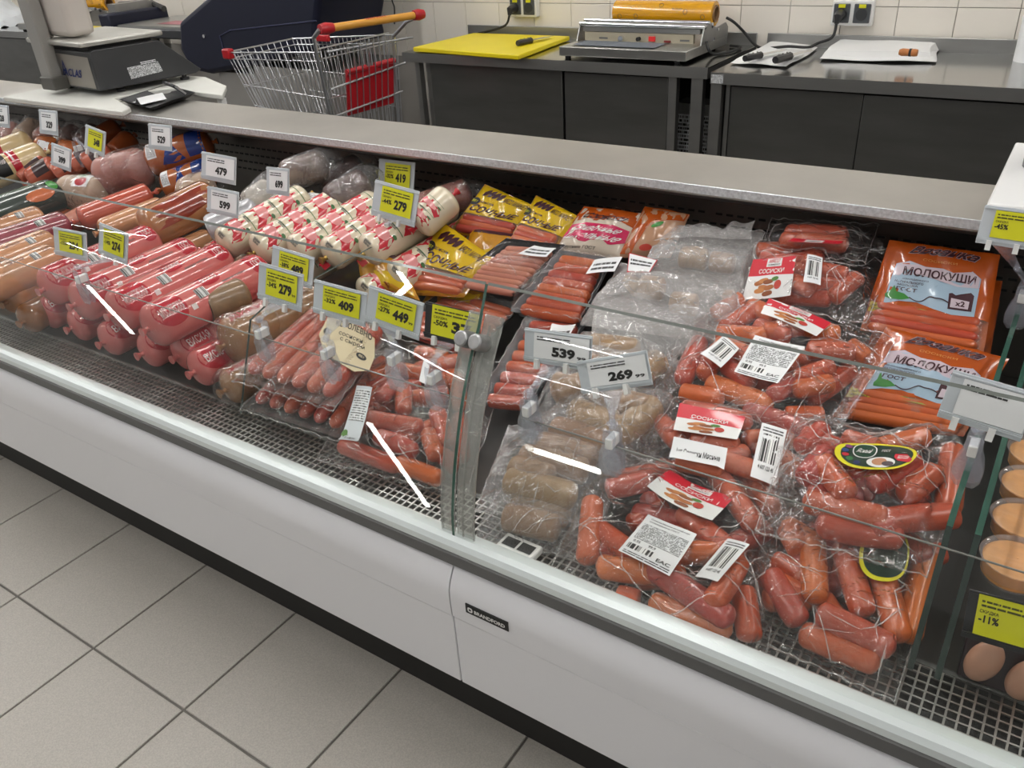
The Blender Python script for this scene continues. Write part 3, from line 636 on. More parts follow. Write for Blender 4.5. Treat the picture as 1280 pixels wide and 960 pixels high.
# ---- the largest bag, lying on top
cs = [(-0.577, 1.345, 0.600), (-0.263, 1.314, 0.600), (-0.224, 1.540, 0.698), (-0.606, 1.581, 0.733)]
sl = [((-0.530, 1.302, 0.635), (-0.550, 1.435, 0.660), .020), ((-0.497, 1.327, 0.645), (-0.503, 1.421, 0.660), .020), ((-0.490, 1.329, 0.632), (-0.356, 1.303, 0.632), .0205), ((-0.436, 1.354, 0.648), (-0.280, 1.380, 0.640), .0205), ((-0.308, 1.358, 0.630), (-0.263, 1.472, 0.652), .0205),
      ((-0.413, 1.438, 0.665), (-0.309, 1.449, 0.660), .020), ((-0.517, 1.453, 0.686), (-0.459, 1.510, 0.718), .019), ((-0.452, 1.431, 0.685), (-0.376, 1.501, 0.714), .019), ((-0.350, 1.478, 0.679), (-0.262, 1.484, 0.672), .020), ((-0.390, 1.499, 0.704), (-0.300, 1.504, 0.696), .019),
      ((-0.443, 1.294, 0.625), (-0.528, 1.291, 0.620), .019), ((-0.332, 1.301, 0.620), (-0.271, 1.334, 0.620), .019), ((-0.547, 1.485, 0.692), (-0.499, 1.528, 0.726), .018), ((-0.283, 1.505, 0.682), (-0.240, 1.486, 0.668), .018), ((-0.421, 1.375, 0.650), (-0.487, 1.383, 0.655), .019)]
t, G = bag('sausage_bag', 'largest clear bag of frankfurters, two white stickers side by side under its red label', 'bagged sausages', cs, sl, MIX, seed=8, N=60, crk=.007, fill=14)
red_label(G, t, (-0.441, 1.458, 0.724), (-0.331, 1.454, 0.717), (-0.319, 1.502, 0.744), (-0.443, 1.510, 0.757), seed=3)
info_label(G, t, (-0.437, 1.320, 0.700), (-0.354, 1.317, 0.700), (-0.338, 1.410, 0.700), (-0.433, 1.412, 0.710))
bar_label(G, t, (-0.510, 1.335, 0.700), (-0.463, 1.321, 0.700), (-0.450, 1.378, 0.710), (-0.489, 1.398, 0.710)); flap(t, [(-0.600, 1.564, 0.731), (-0.458, 1.552, 0.731), (-0.221, 1.526, 0.696)], [(-0.589, 1.578, 0.755), (-0.426, 1.566, 0.760), (-0.247, 1.580, 0.756)], 6, amp=.006)
flap(t, [(-0.275, 1.307, 0.600), (-0.265, 1.418, 0.610), (-0.246, 1.469, 0.640)], [(-0.240, 1.292, 0.600), (-0.230, 1.380, 0.615), (-0.215, 1.461, 0.636)], 3, amp=.006)
# ---- bags at the back
cs = [(-0.515, 1.553, 0.712), (-0.267, 1.567, 0.718), (-0.263, 1.722, 0.800), (-0.541, 1.677, 0.787)]
sl = [((-0.490, 1.567, 0.751), (-0.402, 1.612, 0.776), .018), ((-0.402, 1.573, 0.748), (-0.308, 1.614, 0.767), .018), ((-0.400, 1.606, 0.778), (-0.323, 1.609, 0.775), .018), ((-0.486, 1.597, 0.775), (-0.380, 1.637, 0.793), .018), ((-0.459, 1.554, 0.727), (-0.339, 1.574, 0.735), .018), ((-0.336, 1.562, 0.740), (-0.305, 1.626, 0.771), .018)]
t, G = bag('sausage_bag', 'clear bag lying behind the largest bag, upright barcode beside its red label', 'bagged sausages', cs, sl, SAUSP, seed=12, crk=.006, fill=6)
red_label(G, t, (-0.498, 1.516, 0.764), (-0.408, 1.531, 0.770), (-0.421, 1.586, 0.799), (-0.503, 1.578, 0.796), seed=4); bar_label(G, t, (-0.389, 1.538, 0.768), (-0.358, 1.546, 0.771), (-0.374, 1.602, 0.800), (-0.402, 1.595, 0.798))
flap(t, [(-0.535, 1.661, 0.787), (-0.379, 1.688, 0.799), (-0.265, 1.698, 0.797)], [(-0.527, 1.660, 0.795), (-0.366, 1.692, 0.813), (-0.306, 1.714, 0.832)], 2, amp=.006)
cs = [(-0.504, 1.670, 0.785), (-0.325, 1.697, 0.793), (-0.329, 1.791, 0.821), (-0.521, 1.752, 0.816)]
sl = [((-0.475, 1.651, 0.810), (-0.345, 1.670, 0.816), .02), ((-0.472, 1.666, 0.819), (-0.351, 1.689, 0.826), .02)]
t, G = bag('sausage_bag', 'hindmost clear bag with a plain red label, under the worktop lip', 'bagged sausages', cs, sl, SAUSP, seed=13)
S = on_film(G, (-0.447, 1.602, 0.818), (-0.351, 1.618, 0.823), (-0.350, 1.648, 0.836), (-0.447, 1.634, 0.832)); o = patch(S, 'label', LRED, t, nu=8); patch(S, 'logo_panel', LWHITE, o, (.30, .2, .66, .9), .001, 3, 2); words(S, 'SOMMERSET', INK, o, (.34, .35, .62, .6), .0014)
# ---- bags of pale brown grilling sausages
def brown(label, cs, sl, seed, mat=None, **kw): return bag('sausage_bag', label, 'bagged sausages', cs, sl, SAUSB, mat or FILM2, seed=seed, **kw)
def mouth(t, *a, **k): return flap(t, *a, mat=FILM3, **k)
t, G = brown('cloudy bag of pale brown sausages beside the post, upper of two by the thermometer', [(-0.736, 0.927, 0.535), (-0.557, 0.982, 0.535), (-0.601, 1.153, 0.550), (-0.812, 1.131, 0.550)],
    [((-0.712, 0.961, 0.560), (-0.579, 0.979, 0.560), .027), ((-0.721, 1.024, 0.570), (-0.590, 1.041, 0.570), .027), ((-0.718, 0.991, 0.565), (-0.633, 0.990, 0.570), .027), ((-0.712, 1.065, 0.575), (-0.591, 1.074, 0.575), .027)], 21)
t, G = brown('flat cloudy bag of pale brown sausages, lower of two by the thermometer', [(-0.720, 0.894, 0.505), (-0.574, 0.937, 0.505), (-0.583, 1.029, 0.510), (-0.747, 0.990, 0.510)], [((-0.684, 0.911, 0.526), (-0.583, 0.931, 0.526), .027), ((-0.688, 0.943, 0.528), (-0.584, 0.965, 0.528), .027)], 22)
t, G = brown('bag of speckled brown sausages behind the tag reading 269', [(-0.748, 1.134, 0.550), (-0.569, 1.156, 0.550), (-0.542, 1.306, 0.590), (-0.742, 1.316, 0.600)],
    [((-0.706, 1.112, 0.585), (-0.584, 1.104, 0.585), .027), ((-0.696, 1.171, 0.600), (-0.572, 1.144, 0.600), .027), ((-0.579, 1.126, 0.600), (-0.553, 1.237, 0.615), .027), ((-0.675, 1.212, 0.620), (-0.556, 1.210, 0.620), .027), ((-0.672, 1.144, 0.595), (-0.591, 1.165, 0.600), .027)], 23)
t, G = brown('long brown sausages in film, peeping out between the two white tags', [(-0.778, 1.171, 0.585), (-0.636, 1.237, 0.600), (-0.579, 1.366, 0.640), (-0.779, 1.367, 0.650)],
    [((-0.739, 1.168, 0.625), (-0.665, 1.258, 0.635), .027), ((-0.733, 1.301, 0.665), (-0.630, 1.325, 0.665), .027), ((-0.723, 1.251, 0.650), (-0.613, 1.291, 0.650), .027), ((-0.749, 1.186, 0.640), (-0.640, 1.212, 0.630), .019), ((-0.603, 1.271, 0.645), (-0.593, 1.338, 0.650), .027)], 24)
mouth(t, [(-0.700, 1.241, 0.670), (-0.614, 1.258, 0.675), (-0.558, 1.373, 0.660), (-0.527, 1.287, 0.640)], [(-0.772, 1.449, 0.710), (-0.675, 1.452, 0.721), (-0.536, 1.452, 0.721), (-0.550, 1.393, 0.670)], 11, amp=.010)
t, G = brown('cloudy bag with two brown sausage ends showing, behind the crumpled bag mouth', [(-0.813, 1.427, 0.650), (-0.522, 1.469, 0.660), (-0.517, 1.597, 0.743), (-0.792, 1.555, 0.737)],
    [((-0.708, 1.483, 0.727), (-0.655, 1.486, 0.729), .025), ((-0.633, 1.472, 0.711), (-0.576, 1.477, 0.713), .024), ((-0.760, 1.531, 0.717), (-0.717, 1.502, 0.705), .018), ((-0.539, 1.522, 0.723), (-0.517, 1.523, 0.724), .015)], 25, FILM3, crk=.012, slope=.55)
t, G = brown('cloudy crinkled bag farthest back among the brown sausages', [(-0.746, 1.541, 0.722), (-0.508, 1.553, 0.726), (-0.525, 1.702, 0.803), (-0.740, 1.665, 0.801)],
    [((-0.665, 1.586, 0.762), (-0.604, 1.591, 0.764), .024), ((-0.599, 1.592, 0.764), (-0.547, 1.595, 0.765), .022)], 26, FILM3, crk=.012, slope=.55)
mouth(t, [(-0.744, 1.613, 0.780), (-0.667, 1.629, 0.795), (-0.535, 1.657, 0.799)], [(-0.694, 1.648, 0.810), (-0.609, 1.661, 0.818), (-0.538, 1.682, 0.832)], 14, amp=.006)
# ---- two green-labelled bags by the divider
def green_label(G, t, bl, br, tr, tl, whole=True):
    S = on_film(G, bl, br, tr, tl, stiff=.85, off=.003); o = blob(S, 'label', pm('label_yellow_rim', 'd8cf16', .42, coat=.3), t, oval(.5, .5, .52, .53, 32, 0, .85)); o['label'] = 'oval green label with yellow rim'
    blob(S, 'green_field', pm('label_green', '0c2f20', .42, coat=.3), o, oval(.52, .5, .46, .46, 32, 0, .85), .001)
    if whole:
        blob(S, 'emblem_rim', LWHITE, o, oval(.37, .66, .155, .30, 20, 0, .8), .0014, 2); blob(S, 'emblem', pm('label_green2', '0f3d2a', .42), o, oval(.37, .66, .14, .275, 20, 0, .8), .0018, 2)
        words(S, 'Ясный', LWHITE, o, (.28, .56, .46, .76), .0023, .01, .2)
        for i, (x, y, c) in enumerate(((.16, .78, '7a3a70'), (.12, .60, '1d3f7a'), (.13, .44, 'b02030'), (.19, .30, '2e6a38'), (.30, .18, '20305f'))):
            blob(S, 'round_badge', pm('badge_%d' % i, c, .45), o, oval(x, y, .05, .07, 12), .0015, 1)
        blob(S, 'portrait_oval', LWHITE, o, oval(.62, .24, .19, .20, 18), .0014, 2)
        blob(S, 'portrait_skin', pm('printed_skin', 'b98464', .5), o, oval(.60, .25, .10, .14, 14), .0018, 1); blob(S, 'portrait_scarf', pm('printed_scarf', '55464a', .5), o, oval(.72, .19, .08, .09, 12), .0019, 1)
        blob(S, 'red_badge', LRED, o, [(.76, .58), (.90, .60), (1.0, .40), (.98, .30), (.82, .34), (.76, .46)], .0015, 1); words(S, 'БЕЗ СОИ', LWHITE, o, (.81, .40, .94, .52), .002)
        words(S, 'ГОСТ', LWHITE, o, (.58, .66, .68, .76), .0016)
    else:
        words(S, 'Ясный', LWHITE, o, (.55, .30, .72, .42), .0016)
    return o
cs = [(-0.251, 0.955, 0.503), (-0.026, 0.940, 0.503), (-0.024, 1.227, 0.540), (-0.285, 1.159, 0.540)]
sl = [((-0.203, 1.055, 0.575), (-0.165, 0.948, 0.552), .0195), ((-0.162, 1.062, 0.575), (-0.100, 0.957, 0.552), .0195), ((-0.107, 1.051, 0.573), (-0.048, 0.941, 0.545), .0195), ((-0.157, 0.929, 0.553), (-0.051, 0.924, 0.541), .0195), ((-0.241, 0.965, 0.560), (-0.174, 0.912, 0.535), .0195),
      ((-0.244, 1.065, 0.570), (-0.211, 1.020, 0.570), .019), ((-0.050, 1.119, 0.565), (-0.040, 0.957, 0.535), .0195), ((-0.111, 1.127, 0.580), (-0.046, 1.088, 0.575), .0195), ((-0.172, 0.910, 0.522), (-0.063, 0.908, 0.522), .0195), ((-0.248, 1.010, 0.545), (-0.191, 1.002, 0.545), .018),
      ((-0.154, 1.003, 0.530), (-0.177, 1.085, 0.535), .018), ((-0.096, 0.999, 0.530), (-0.064, 1.055, 0.530), .018), ((-0.163, 1.098, 0.580), (-0.098, 1.072, 0.580), .018), ((-0.068, 1.120, 0.540), (-0.030, 1.156, 0.545), .018)]
t, G = bag('sausage_bag', 'bag of plump frankfurters against the divider, only the rim of its green label showing', 'bagged sausages', cs, sl, MIX, seed=31, N=64, crk=.006, fill=12)
green_label(G, t, (-0.123, 0.990, 0.610), (-0.063, 1.011, 0.610), (-0.077, 1.106, 0.610), (-0.139, 1.081, 0.610), False)
cs = [(-0.248, 1.066, 0.600), (-0.023, 1.082, 0.605), (-0.027, 1.346, 0.625), (-0.277, 1.295, 0.640)]
sl = [((-0.235, 1.084, 0.655), (-0.222, 1.160, 0.665), .020), ((-0.225, 1.128, 0.668), (-0.166, 1.067, 0.662), .020), ((-0.227, 1.065, 0.632), (-0.107, 1.068, 0.640), .0205), ((-0.131, 1.060, 0.628), (-0.022, 1.127, 0.640), .0205), ((-0.142, 1.099, 0.672), (-0.099, 1.189, 0.674), .020),
      ((-0.097, 1.108, 0.660), (-0.069, 1.184, 0.665), .020), ((-0.038, 1.128, 0.640), (-0.058, 1.275, 0.658), .020), ((-0.266, 1.165, 0.655), (-0.248, 1.233, 0.660), .018), ((-0.155, 1.209, 0.665), (-0.098, 1.280, 0.665), .018), ((-0.198, 1.036, 0.618), (-0.082, 1.068, 0.618), .020), ((-0.182, 1.129, 0.660), (-0.125, 1.130, 0.665), .019)]
t, G = bag('sausage_bag', 'bag of plump frankfurters with a whole oval green label, lying on another bag', 'bagged sausages', cs, sl, MIX, seed=33, N=60, crk=.007, fill=12)
green_label(G, t, (-0.196, 1.093, 0.710), (-0.103, 1.108, 0.705), (-0.096, 1.197, 0.710), (-0.215, 1.178, 0.720))
flap(t, [(-0.066, 1.085, 0.630), (-0.066, 1.178, 0.655), (-0.089, 1.351, 0.650)], [(-0.034, 1.087, 0.630), (-0.030, 1.198, 0.655), (-0.057, 1.332, 0.655)], 7, amp=.005)
# ---- pillow packs with printed film
def pillow(corners, H, ridges=0, seed=0, axis=0, pw=.45):
    Q = quad(*corners); FL, FR, BR, BL = map(Vector, corners); n = (FR - FL).cross(BL - FL).normalized(); ph = random.Random(seed).uniform(0, 6)
    def S(u, v):
        uu, vv = min(max(u, 0), 1), min(max(v, 0), 1); h = H * (max(0, sin(pi * uu)) ** pw) * (max(0, sin(pi * vv)) ** pw)
        if ridges: h += H * .16 * abs(sin(pi * ridges * (vv if axis else uu) + .3)) * sin(pi * vv) ** .5 * sin(pi * uu) ** .5
        h += .0016 * sin(13 * uu + ph + 5 * vv) * sin(9 * vv + ph) + .0008 * sin(31 * uu + 17 * vv + ph)
        return Q(u, v) + n * h
    return S, n
ORF = pm('orange_film', 'b04e14', .22, coat=.7, var=.08, scale=9, bump=.15, bscale=24); PBLUE = pm('pale_blue_print', '9fb6c8', .28, coat=.6, bump=.12, bscale=24); LILAC = pm('lilac_white_print', 'c9b9c2', .28, coat=.6)
MAROON = pm('maroon_print', '3a0f1c', .35, coat=.5); PGREEN = pm('leaf_green_print', '2f7f2b', .35, coat=.4); CREAMT = pm('cream_film', 'b49a7c', .25, coat=.6, bump=.2, bscale=20)
CLEARF = clear('pack_window_film', (.98, .97, .96), .06, 1.5, haze=.10, hazecol=(.8, .72, .6), bump=.35, crinkle=26)
def orange_pack(label, cs, seed, copies=True):
    t = thing('sausage_pack', label, 'packed sausages', centre(cs)); S, n = pillow(cs, .014, 0, seed, 0, .3)
    patch(S, 'film_front', ORF, t, (0, .30, 1, 1), 0, 20, 16)
    patch(S, 'clear_window', CLEARF, t, (0, 0, 1, .30), 0, 20, 8)
    bk = lambda u, v: quad(*cs)(u, v) - n * .004 + n * (-.010) * sin(pi * min(max(u, 0), 1)) * sin(pi * min(max(v, 0), 1)); MB().grid(bk, 10, 10).build('film_back', ORF, t)
    D = lambda u, v: quad(*cs)(u, v) + n * .001
    for i in range(4): sausage(t, D(.06, .05 + .075 * i), D(.94, .045 + .075 * i), .0125, SAUS, .1 * (i % 2), 1.2)
    wav = [(.13, .30), (.25, .345), (.40, .36), (.55, .32), (.7, .29), (.88, .31), (.88, .5), (.88, .70), (.80, .76), (.70, .70), (.55, .75), (.4, .74), (.25, .78), (.14, .74), (.13, .52)]
    p = blob(S, 'picture_panel', PBLUE, t, wav, .001, 7)
    blob(S, 'title_band', LILAC, p, [(.14, .60), (.3, .66), (.5, .62), (.7, .58), (.87, .60), (.87, .70), (.80, .755), (.70, .695), (.55, .745), (.4, .735), (.25, .775), (.15, .74)], .0016, 4)
    words(S, 'Вязанка', LILAC, p, (.245, .857, .835, .953), .0016, .05, .12, .2, 'lettering_rim'); words(S, 'Вязанка', MAROON, p, (.25, .86, .83, .95), .0023, .03, .12, .2)
    words(S, 'СОСИСКИ', pm('gold_print', 'c98a3a', .4), p, (.36, .80, .66, .825), .0016, .01)
    words(S, 'МОЛОКУШИ', MAROON, p, (.22, .625, .84, .715), .0023, .025)
    words(S, 'ИЗ ОХЛАЖДЕННОГО', MAROON, p, (.17, .575, .46, .595), .0020, .02); words(S, 'НАТУРАЛЬНОГО', MAROON, p, (.17, .54, .42, .565), .0020, .02); words(S, 'МОЛОКА', MAROON, p, (.20, .51, .38, .53), .0020, .02)
    words(S, 'ГОСТ', MAROON, p, (.20, .455, .38, .495), .0020, .03)
    blob(S, 'leaf', PGREEN, p, [(.12, .40), (.16, .44), (.18, .50), (.21, .44), (.28, .43), (.34, .39), (.27, .36), (.18, .355), (.13, .37)], .0018, 1)
    # cup with a smaller panel and the twisting line
    blob(S, 'cup', MAROON, p, [(.66, .34), (.85, .355), (.85, .52), (.82, .545), (.74, .51), (.70, .49), (.67, .51), (.645, .50)], .0018, 1); blob(S, 'cup_panel', LILAC, p, [(.675, .36), (.82, .37), (.82, .45), (.67, .455)], .0024, 1); words(S, 'x2', MAROON, p, (.71, .385, .79, .44), .003, .03)
    b = MB(); pts = [lift(S, .33 + .33 * k / 20, .40 - .03 * sin(k / 20 * 6.3) + .035 * math.exp(-((k - 10) / 2.2) ** 2), .002) for k in range(21)]; b.tube(pts, .0011, 5); b.build('twisting_line', MAROON, p)
    y = blob(S, 'yellow_flash', pm('yellow_flash', 'c9b023', .3, coat=.6), t, [(.02, .20), (.20, .22), (.22, .29), (.02, .31)], .0012, 2); words(S, 'ВЫГОДНАЯ', INK, y, (.04, .255, .19, .28), .0018, .02); words(S, 'УПАКОВКА', INK, y, (.04, .22, .18, .245), .0018, .02)
    blob(S, 'lettuce', pm('lettuce', '8a9440', .5, var=.4, scale=60), t, [(.30, .27), (.45, .30), (.60, .28), (.78, .30), (.92, .28), (.80, .25), (.55, .245)], .0009, 1)
    return t
orange_pack('upper orange sausage pack with pale blue panel, leaning under the worktop', [(-0.277, 1.563, 0.689), (-0.062, 1.568, 0.690), (-0.081, 1.699, 0.828), (-0.273, 1.688, 0.830)], 1)
orange_pack('lower orange sausage pack with pale blue panel, partly under the clear tag', [(-0.270, 1.397, 0.585), (-0.054, 1.431, 0.590), (-0.020, 1.544, 0.699), (-0.230, 1.556, 0.709)], 2)
# twin packs stacked beneath, hardly visible
for i, (z, dx) in enumerate(((.59, 0), (.55, .004))):
    cs = [(-0.262, 1.590, 0.648), (-0.052, 1.600, 0.652), (-0.067, 1.717, 0.781), (-0.262, 1.701, 0.776)]; cs = [(c[0] + dx, c[1], c[2] - .04 * i - .01) for c in cs]
    t = thing('sausage_pack', ('orange pack directly below the upper orange pack, edge only in sight', 'lowest orange pack of the rear stack, edge only in sight')[i], 'packed sausages', centre(cs)); S, n = pillow(cs, .026, 0, 7 + i); patch(S, 'film_front', ORF, t, (0, 0, 1, 1), 0, 12, 12); MB().grid(quad(*cs), 4, 4).build('film_back', ORF, t)
# packs standing beyond, to the right of the orange ones
# orange and pink packs left of the bags
def banner_pack(label, cs, seed, top, band, lines, cream):
    t = thing('sausage_pack', label, 'packed sausages', centre(cs)); S, n = pillow(cs, .030, 0, seed); patch(S, 'film_front', cream, t, (0, 0, 1, 1), 0, 18, 18); MB().grid(quad(*cs), 6, 6).build('film_back', ORF, t)
    blob(S, 'orange_field', ORF, t, top, .001, 4)
    if band:
        p = blob(S, 'pink_banner', pm('pink_banner', 'c21f52', .25, coat=.6), t, [(.05, .30), (.4, .24), (.8, .24), (.95, .32), (.93, .55), (.7, .60), (.3, .60), (.08, .56)], .0018, 3)
        words(S, lines[0], LWHITE, p, (.16, .44, .84, .56), .0024, .01, .15); words(S, lines[1], LWHITE, p, (.12, .29, .88, .42), .0024, .01, .15); words(S, lines[2], INK, t, (.12, .10, .62, .17), .0016, .01)
        words(S, lines[3], MAROON, t, (.20, .70, .80, .82), .0018, .02, .15)
    return t, S
banner_pack('orange and cream sausage pack with a bright pink banner', [(-0.984, 1.579, 0.718), (-0.814, 1.597, 0.725), (-0.785, 1.684, 0.811), (-0.948, 1.671, 0.812)], 3, [(.02, .62), (.4, .66), (.98, .62), (.99, .8), (.98, .98), (.5, .99), (.02, .98), (.01, .8)], True, ('Сливочные', 'Школьные', 'Вкусные ГОСТ', 'Сосиски'), pm('cream_pack_film', 'cdbfae', .25, coat=.7, bump=.2, bscale=20))
t, S = banner_pack('sausage pack with an orange stripe down its side, next to the pink banner pack', [(-0.822, 1.600, 0.730), (-0.705, 1.628, 0.740), (-0.691, 1.691, 0.822), (-0.800, 1.690, 0.826)], 4, [(.03, .05), (.25, .05), (.30, .55), (.5, .75), (.97, .80), (.98, .98), (.5, .99), (.03, .98), (.01, .5)], False, (), pm('peach_pack_film', 'b98e70', .25, coat=.7, bump=.25, bscale=20))
blob(S, 'leaf', PGREEN, t, oval(.55, .6, .12, .05, 10, .5), .0015, 1); blob(S, 'tomato', pm('printed_tomato', 'b5382a', .5), t, oval(.5, .15, .12, .06, 12), .0015, 1)
# ---- tubs and packs beyond the divider
CHEESE = pm('orange_cheese', 'e0a050', .45, coat=.3, var=.18, scale=90); TUB = clear('tub_plastic', (.95, .93, .93), .05, 1.5, haze=.12, hazecol=(.85, .75, .72))
def round_pack(cx_, cy_, z, r, h, label, fillm, n=28):
    t = thing('cheese_tub', label, 'cheese tub', (cx_, cy_, z)); b = MB()
    def ring(rr, zz): return [(cx_ + rr * cos(2 * pi * k / n), cy_ + rr * sin(2 * pi * k / n), zz) for k in range(n)]
    def lathe(pr):
        b = MB(); vs = []; fs = []
        for rr, zz in pr: vs += ring(rr, zz)
        for j in range(len(pr) - 1):
            for k in range(n): fs.append((j * n + k, j * n + (k + 1) % n, (j + 1) * n + (k + 1) % n, (j + 1) * n + k))
        return b.add(vs, fs)
    lathe([(.001, z + .002), (r * .84, z + .002), (r * .90, z + .006), (r * .93, z + h * .82), (r * .80, z + h * .90), (.001, z + h * .92)]).build('cheese', fillm, t, angle=50)
    lathe([(r * .88, z), (r * .96, z + h * .9), (r * 1.03, z + h * .93), (r * 1.05, z + h), (r * .98, z + h * 1.02), (r * .92, z + h * .98), (.001, z + h * .98)]).build('tub', TUB, t, angle=50); return t
for i, (px, py, z, lb) in enumerate(((1288, 612, .60, 'third tub of orange cheese beyond the divider, half out of frame'), (1285, 660, .60, 'second tub of orange cheese beyond the divider'), (1268, 712, .60, 'nearest tub of orange cheese beyond the divider, above the yellow tag'), (1296, 575, .60, 'farthest tub of orange cheese beyond the divider, by the clear tag'))):
    c = (0.060, 1.095, 0.600); y0 = c[1] + (.0, .0, .0, .0)[i]; k = (2, 1, 0, 3)[i]; round_pack(.060, c[1] + .005 + .098 * k, .585, .046, .034, lb, CHEESE)
CHICK = pm('pale_raw_meat', 'b98a72', .4, coat=.4, var=.15, scale=25); TRAYB = pm('plum_black_tray', (.02, .010, .014), .3)
t = thing('meat_tray', 'dark tray of pale pink meat behind the yellow tag, beyond the divider', 'packed meat', (.13, .985, .503))
MB().prism([(.955, .506), (.965, .503), (1.05, .503), (1.05, .575), (.975, .575)], .026, .24).build('tray', TRAYB, t, bevel=.003)
for i, (dx, dy, dz, rx) in enumerate(((.052, .958, .545, .022), (.104, .958, .540, .024))):
    b = MB(); c = Vector((dx, dy, dz))
    def f(u, v, c=c, rx=rx): a = 2 * pi * u; e = pi * (v - .5); w = .55 + .45 * sin(pi * min(1, max(0, (v * 1.15)))) ; return c + Vector((cos(a) * cos(e) * rx, sin(a) * cos(e) * .014, sin(e) * .036 + .010 * cos(a) * cos(e)))
    b.grid(f, 18, 12).build('meat_piece', CHICK, t)
def lidtop(u, v): return Vector((.028 + .21 * u, .97 + .085 * v, .578 + .010 * sin(pi * min(max(u, 0), 1)) ** .4 * sin(pi * min(max(v, 0), 1)) ** .4))
MB().grid(lidtop, 14, 8).build('lid', TUB, t)
MB().grid(lambda u, v: Vector((.034 + .20 * u, .975 + .072 * v, .576 + .002 * sin(9 * u) * cos(7 * v))), 8, 6).build('meat_surface', pm('peach_meat', 'c79a82', .4, coat=.4, var=.2, scale=60), t)

# ================================================================ products: left module
def loaf_surf(p0, p1, r, cap=.55, flat0=False):
    p0, p1 = Vector(p0), Vector(p1); L = (p1 - p0).length; d = (p1 - p0) / L; side = d.cross(Vector((0, 0, 1))).normalized(); up = side.cross(d); c = cap * r / L
    def S(u, v):
        uu = min(max(u, 0), 1); k = 1.
        if uu < c and not flat0: k = sqrt(max(0, 1 - (1 - uu / c) ** 2.4))
        elif uu < c: k = .93 + .07 * sstep(uu / c * 3)
        elif uu > 1 - c: k = sqrt(max(0, 1 - (1 - (1 - uu) / c) ** 2.4))
        return p0 + d * (u * L) + (up * cos(v) - side * sin(v)) * (r * max(k, .02))
    return S, d, up, side, L, c
def loaf_body(S, mat, parent, c, name='body', nu=30, nv=28):
    us = [c * (1 - cos(pi / 2 * k / 8)) for k in range(9)]; us = us + [c + (1 - 2 * c) * k / 6 for k in range(1, 6)] + [1 - x for x in us[::-1]]
    vs = []; fs = []
    for u in us: vs += [S(u, 2 * pi * k / nv) for k in range(nv)]
    for j in range(len(us) - 1):
        for k in range(nv): fs.append((j * nv + k, j * nv + (k + 1) % nv, (j + 1) * nv + (k + 1) % nv, (j + 1) * nv + k))
    fs += [tuple(range(nv)), tuple(range((len(us) - 1) * nv, len(us) * nv))[::-1]]
    return MB().add(vs, fs).build(name, mat, parent, angle=50)
def tie(p, d, mat, parent, s=1.):
    b = MB(); p, d = Vector(p), Vector(d); b.tube([p + d * .006, p - d * .002 * s, p - d * .006 * s, p - d * .011 * s, p - d * .018 * s], [.010 * s, .006 * s, .0045 * s, .008 * s, .011 * s], 10); return b.build('tied_end', mat, parent)
def loaf(label, p0, p1, r, mat, cat='sausage', name='sausage_loaf', group=None, flat0=False, ends=True, tiemat=None, face=None):
    t = thing(name, label, cat, (p0[0], p0[1], p0[2] - r), group); S, d, up, side, L, c = loaf_surf(p0, p1, r, .55, flat0); loaf_body(S, mat, t, c)
    if ends: tie(p0, d, tiemat or mat, t); tie(p1, -d, tiemat or mat, t)
    if flat0: blob(quad(Vector(p0) - side * r - up * r, Vector(p0) + side * r - up * r, Vector(p0) + side * r + up * r, Vector(p0) - side * r + up * r), 'cut_face', face, t, oval(.5, .5, .46, .46, 24), .001, 3)
    return t, S
PINK = pm('pink_casing', 'cc6c68', .20, coat=1., var=.10, scale=8, bump=.04, bscale=20); PRED = pm('red_casing_print', 'ae1428', .22, coat=1.); PWHITE = pm('white_casing_print', 'e2d6d4', .3, coat=.6)
def pink_print(S, t, words_='МОСКОВСКАЯ', shift=0.):
    o = blob(S, 'red_print', PRED, t, oval(.13, -.75 + shift, .11, .75, 20, 0, .8), .0006, 4); words(S, words_, PWHITE, o, (.05, -1.0 + shift, .22, -.55 + shift), .0012, .01)
    o = blob(S, 'red_print', PRED, t, oval(.50, -.15 + shift, .09, .42, 16, 0, .8), .0006, 3); words(S, 'ОСОБАЯ', PWHITE, o, (.44, -.3 + shift, .57, -.08 + shift), .0012, .01)
    o = blob(S, 'red_print', PRED, t, oval(.88, -.45 + shift, .07, .7, 16, 0, .8), .0006, 3); words(S, 'ГОСТ', PWHITE, o, (.84, -.75 + shift, .92, -.4 + shift), .0012, .01)
    patch(S, 'barcode', BARS, t, (.34, -.95 + shift, .42, -.45 + shift), .0009, 4, 6); patch(S, 'badge', PWHITE, t, (.26, -1.25 + shift, .30, -1.0 + shift), .0009, 2, 3)
    words(S, 'вареная колбаса', INKG, t, (.56, -.75 + shift, .76, -.62 + shift), .0009)
tops = [((-1.669, 0.936, 0.650), 'pink bologna loaf nearest the brown loaf, top layer'), ((-1.822, 0.947, 0.650), 'second pink bologna loaf from the brown loaf, top layer'), ((-1.962, 0.937, 0.650), 'third pink bologna loaf from the brown loaf, top layer'), ((-2.131, 0.955, 0.650), 'pink bologna loaf farthest from the brown loaf, beside the tan loaves')]
pk = None
for i, (p, lb) in enumerate(tops):
    L_ = .36
    if pk is None:
        t, S = loaf(lb, p, (p[0] - .012, p[1] + L_, p[2] + .006), .0535, PINK, group='pink bologna loaves'); pink_print(S, t); pk = t
    else:
        t = copy_tree(pk, (p[0], p[1], p[2] - .0535), None, (0, .02, -.03, .05)[i]); t['label'] = lb
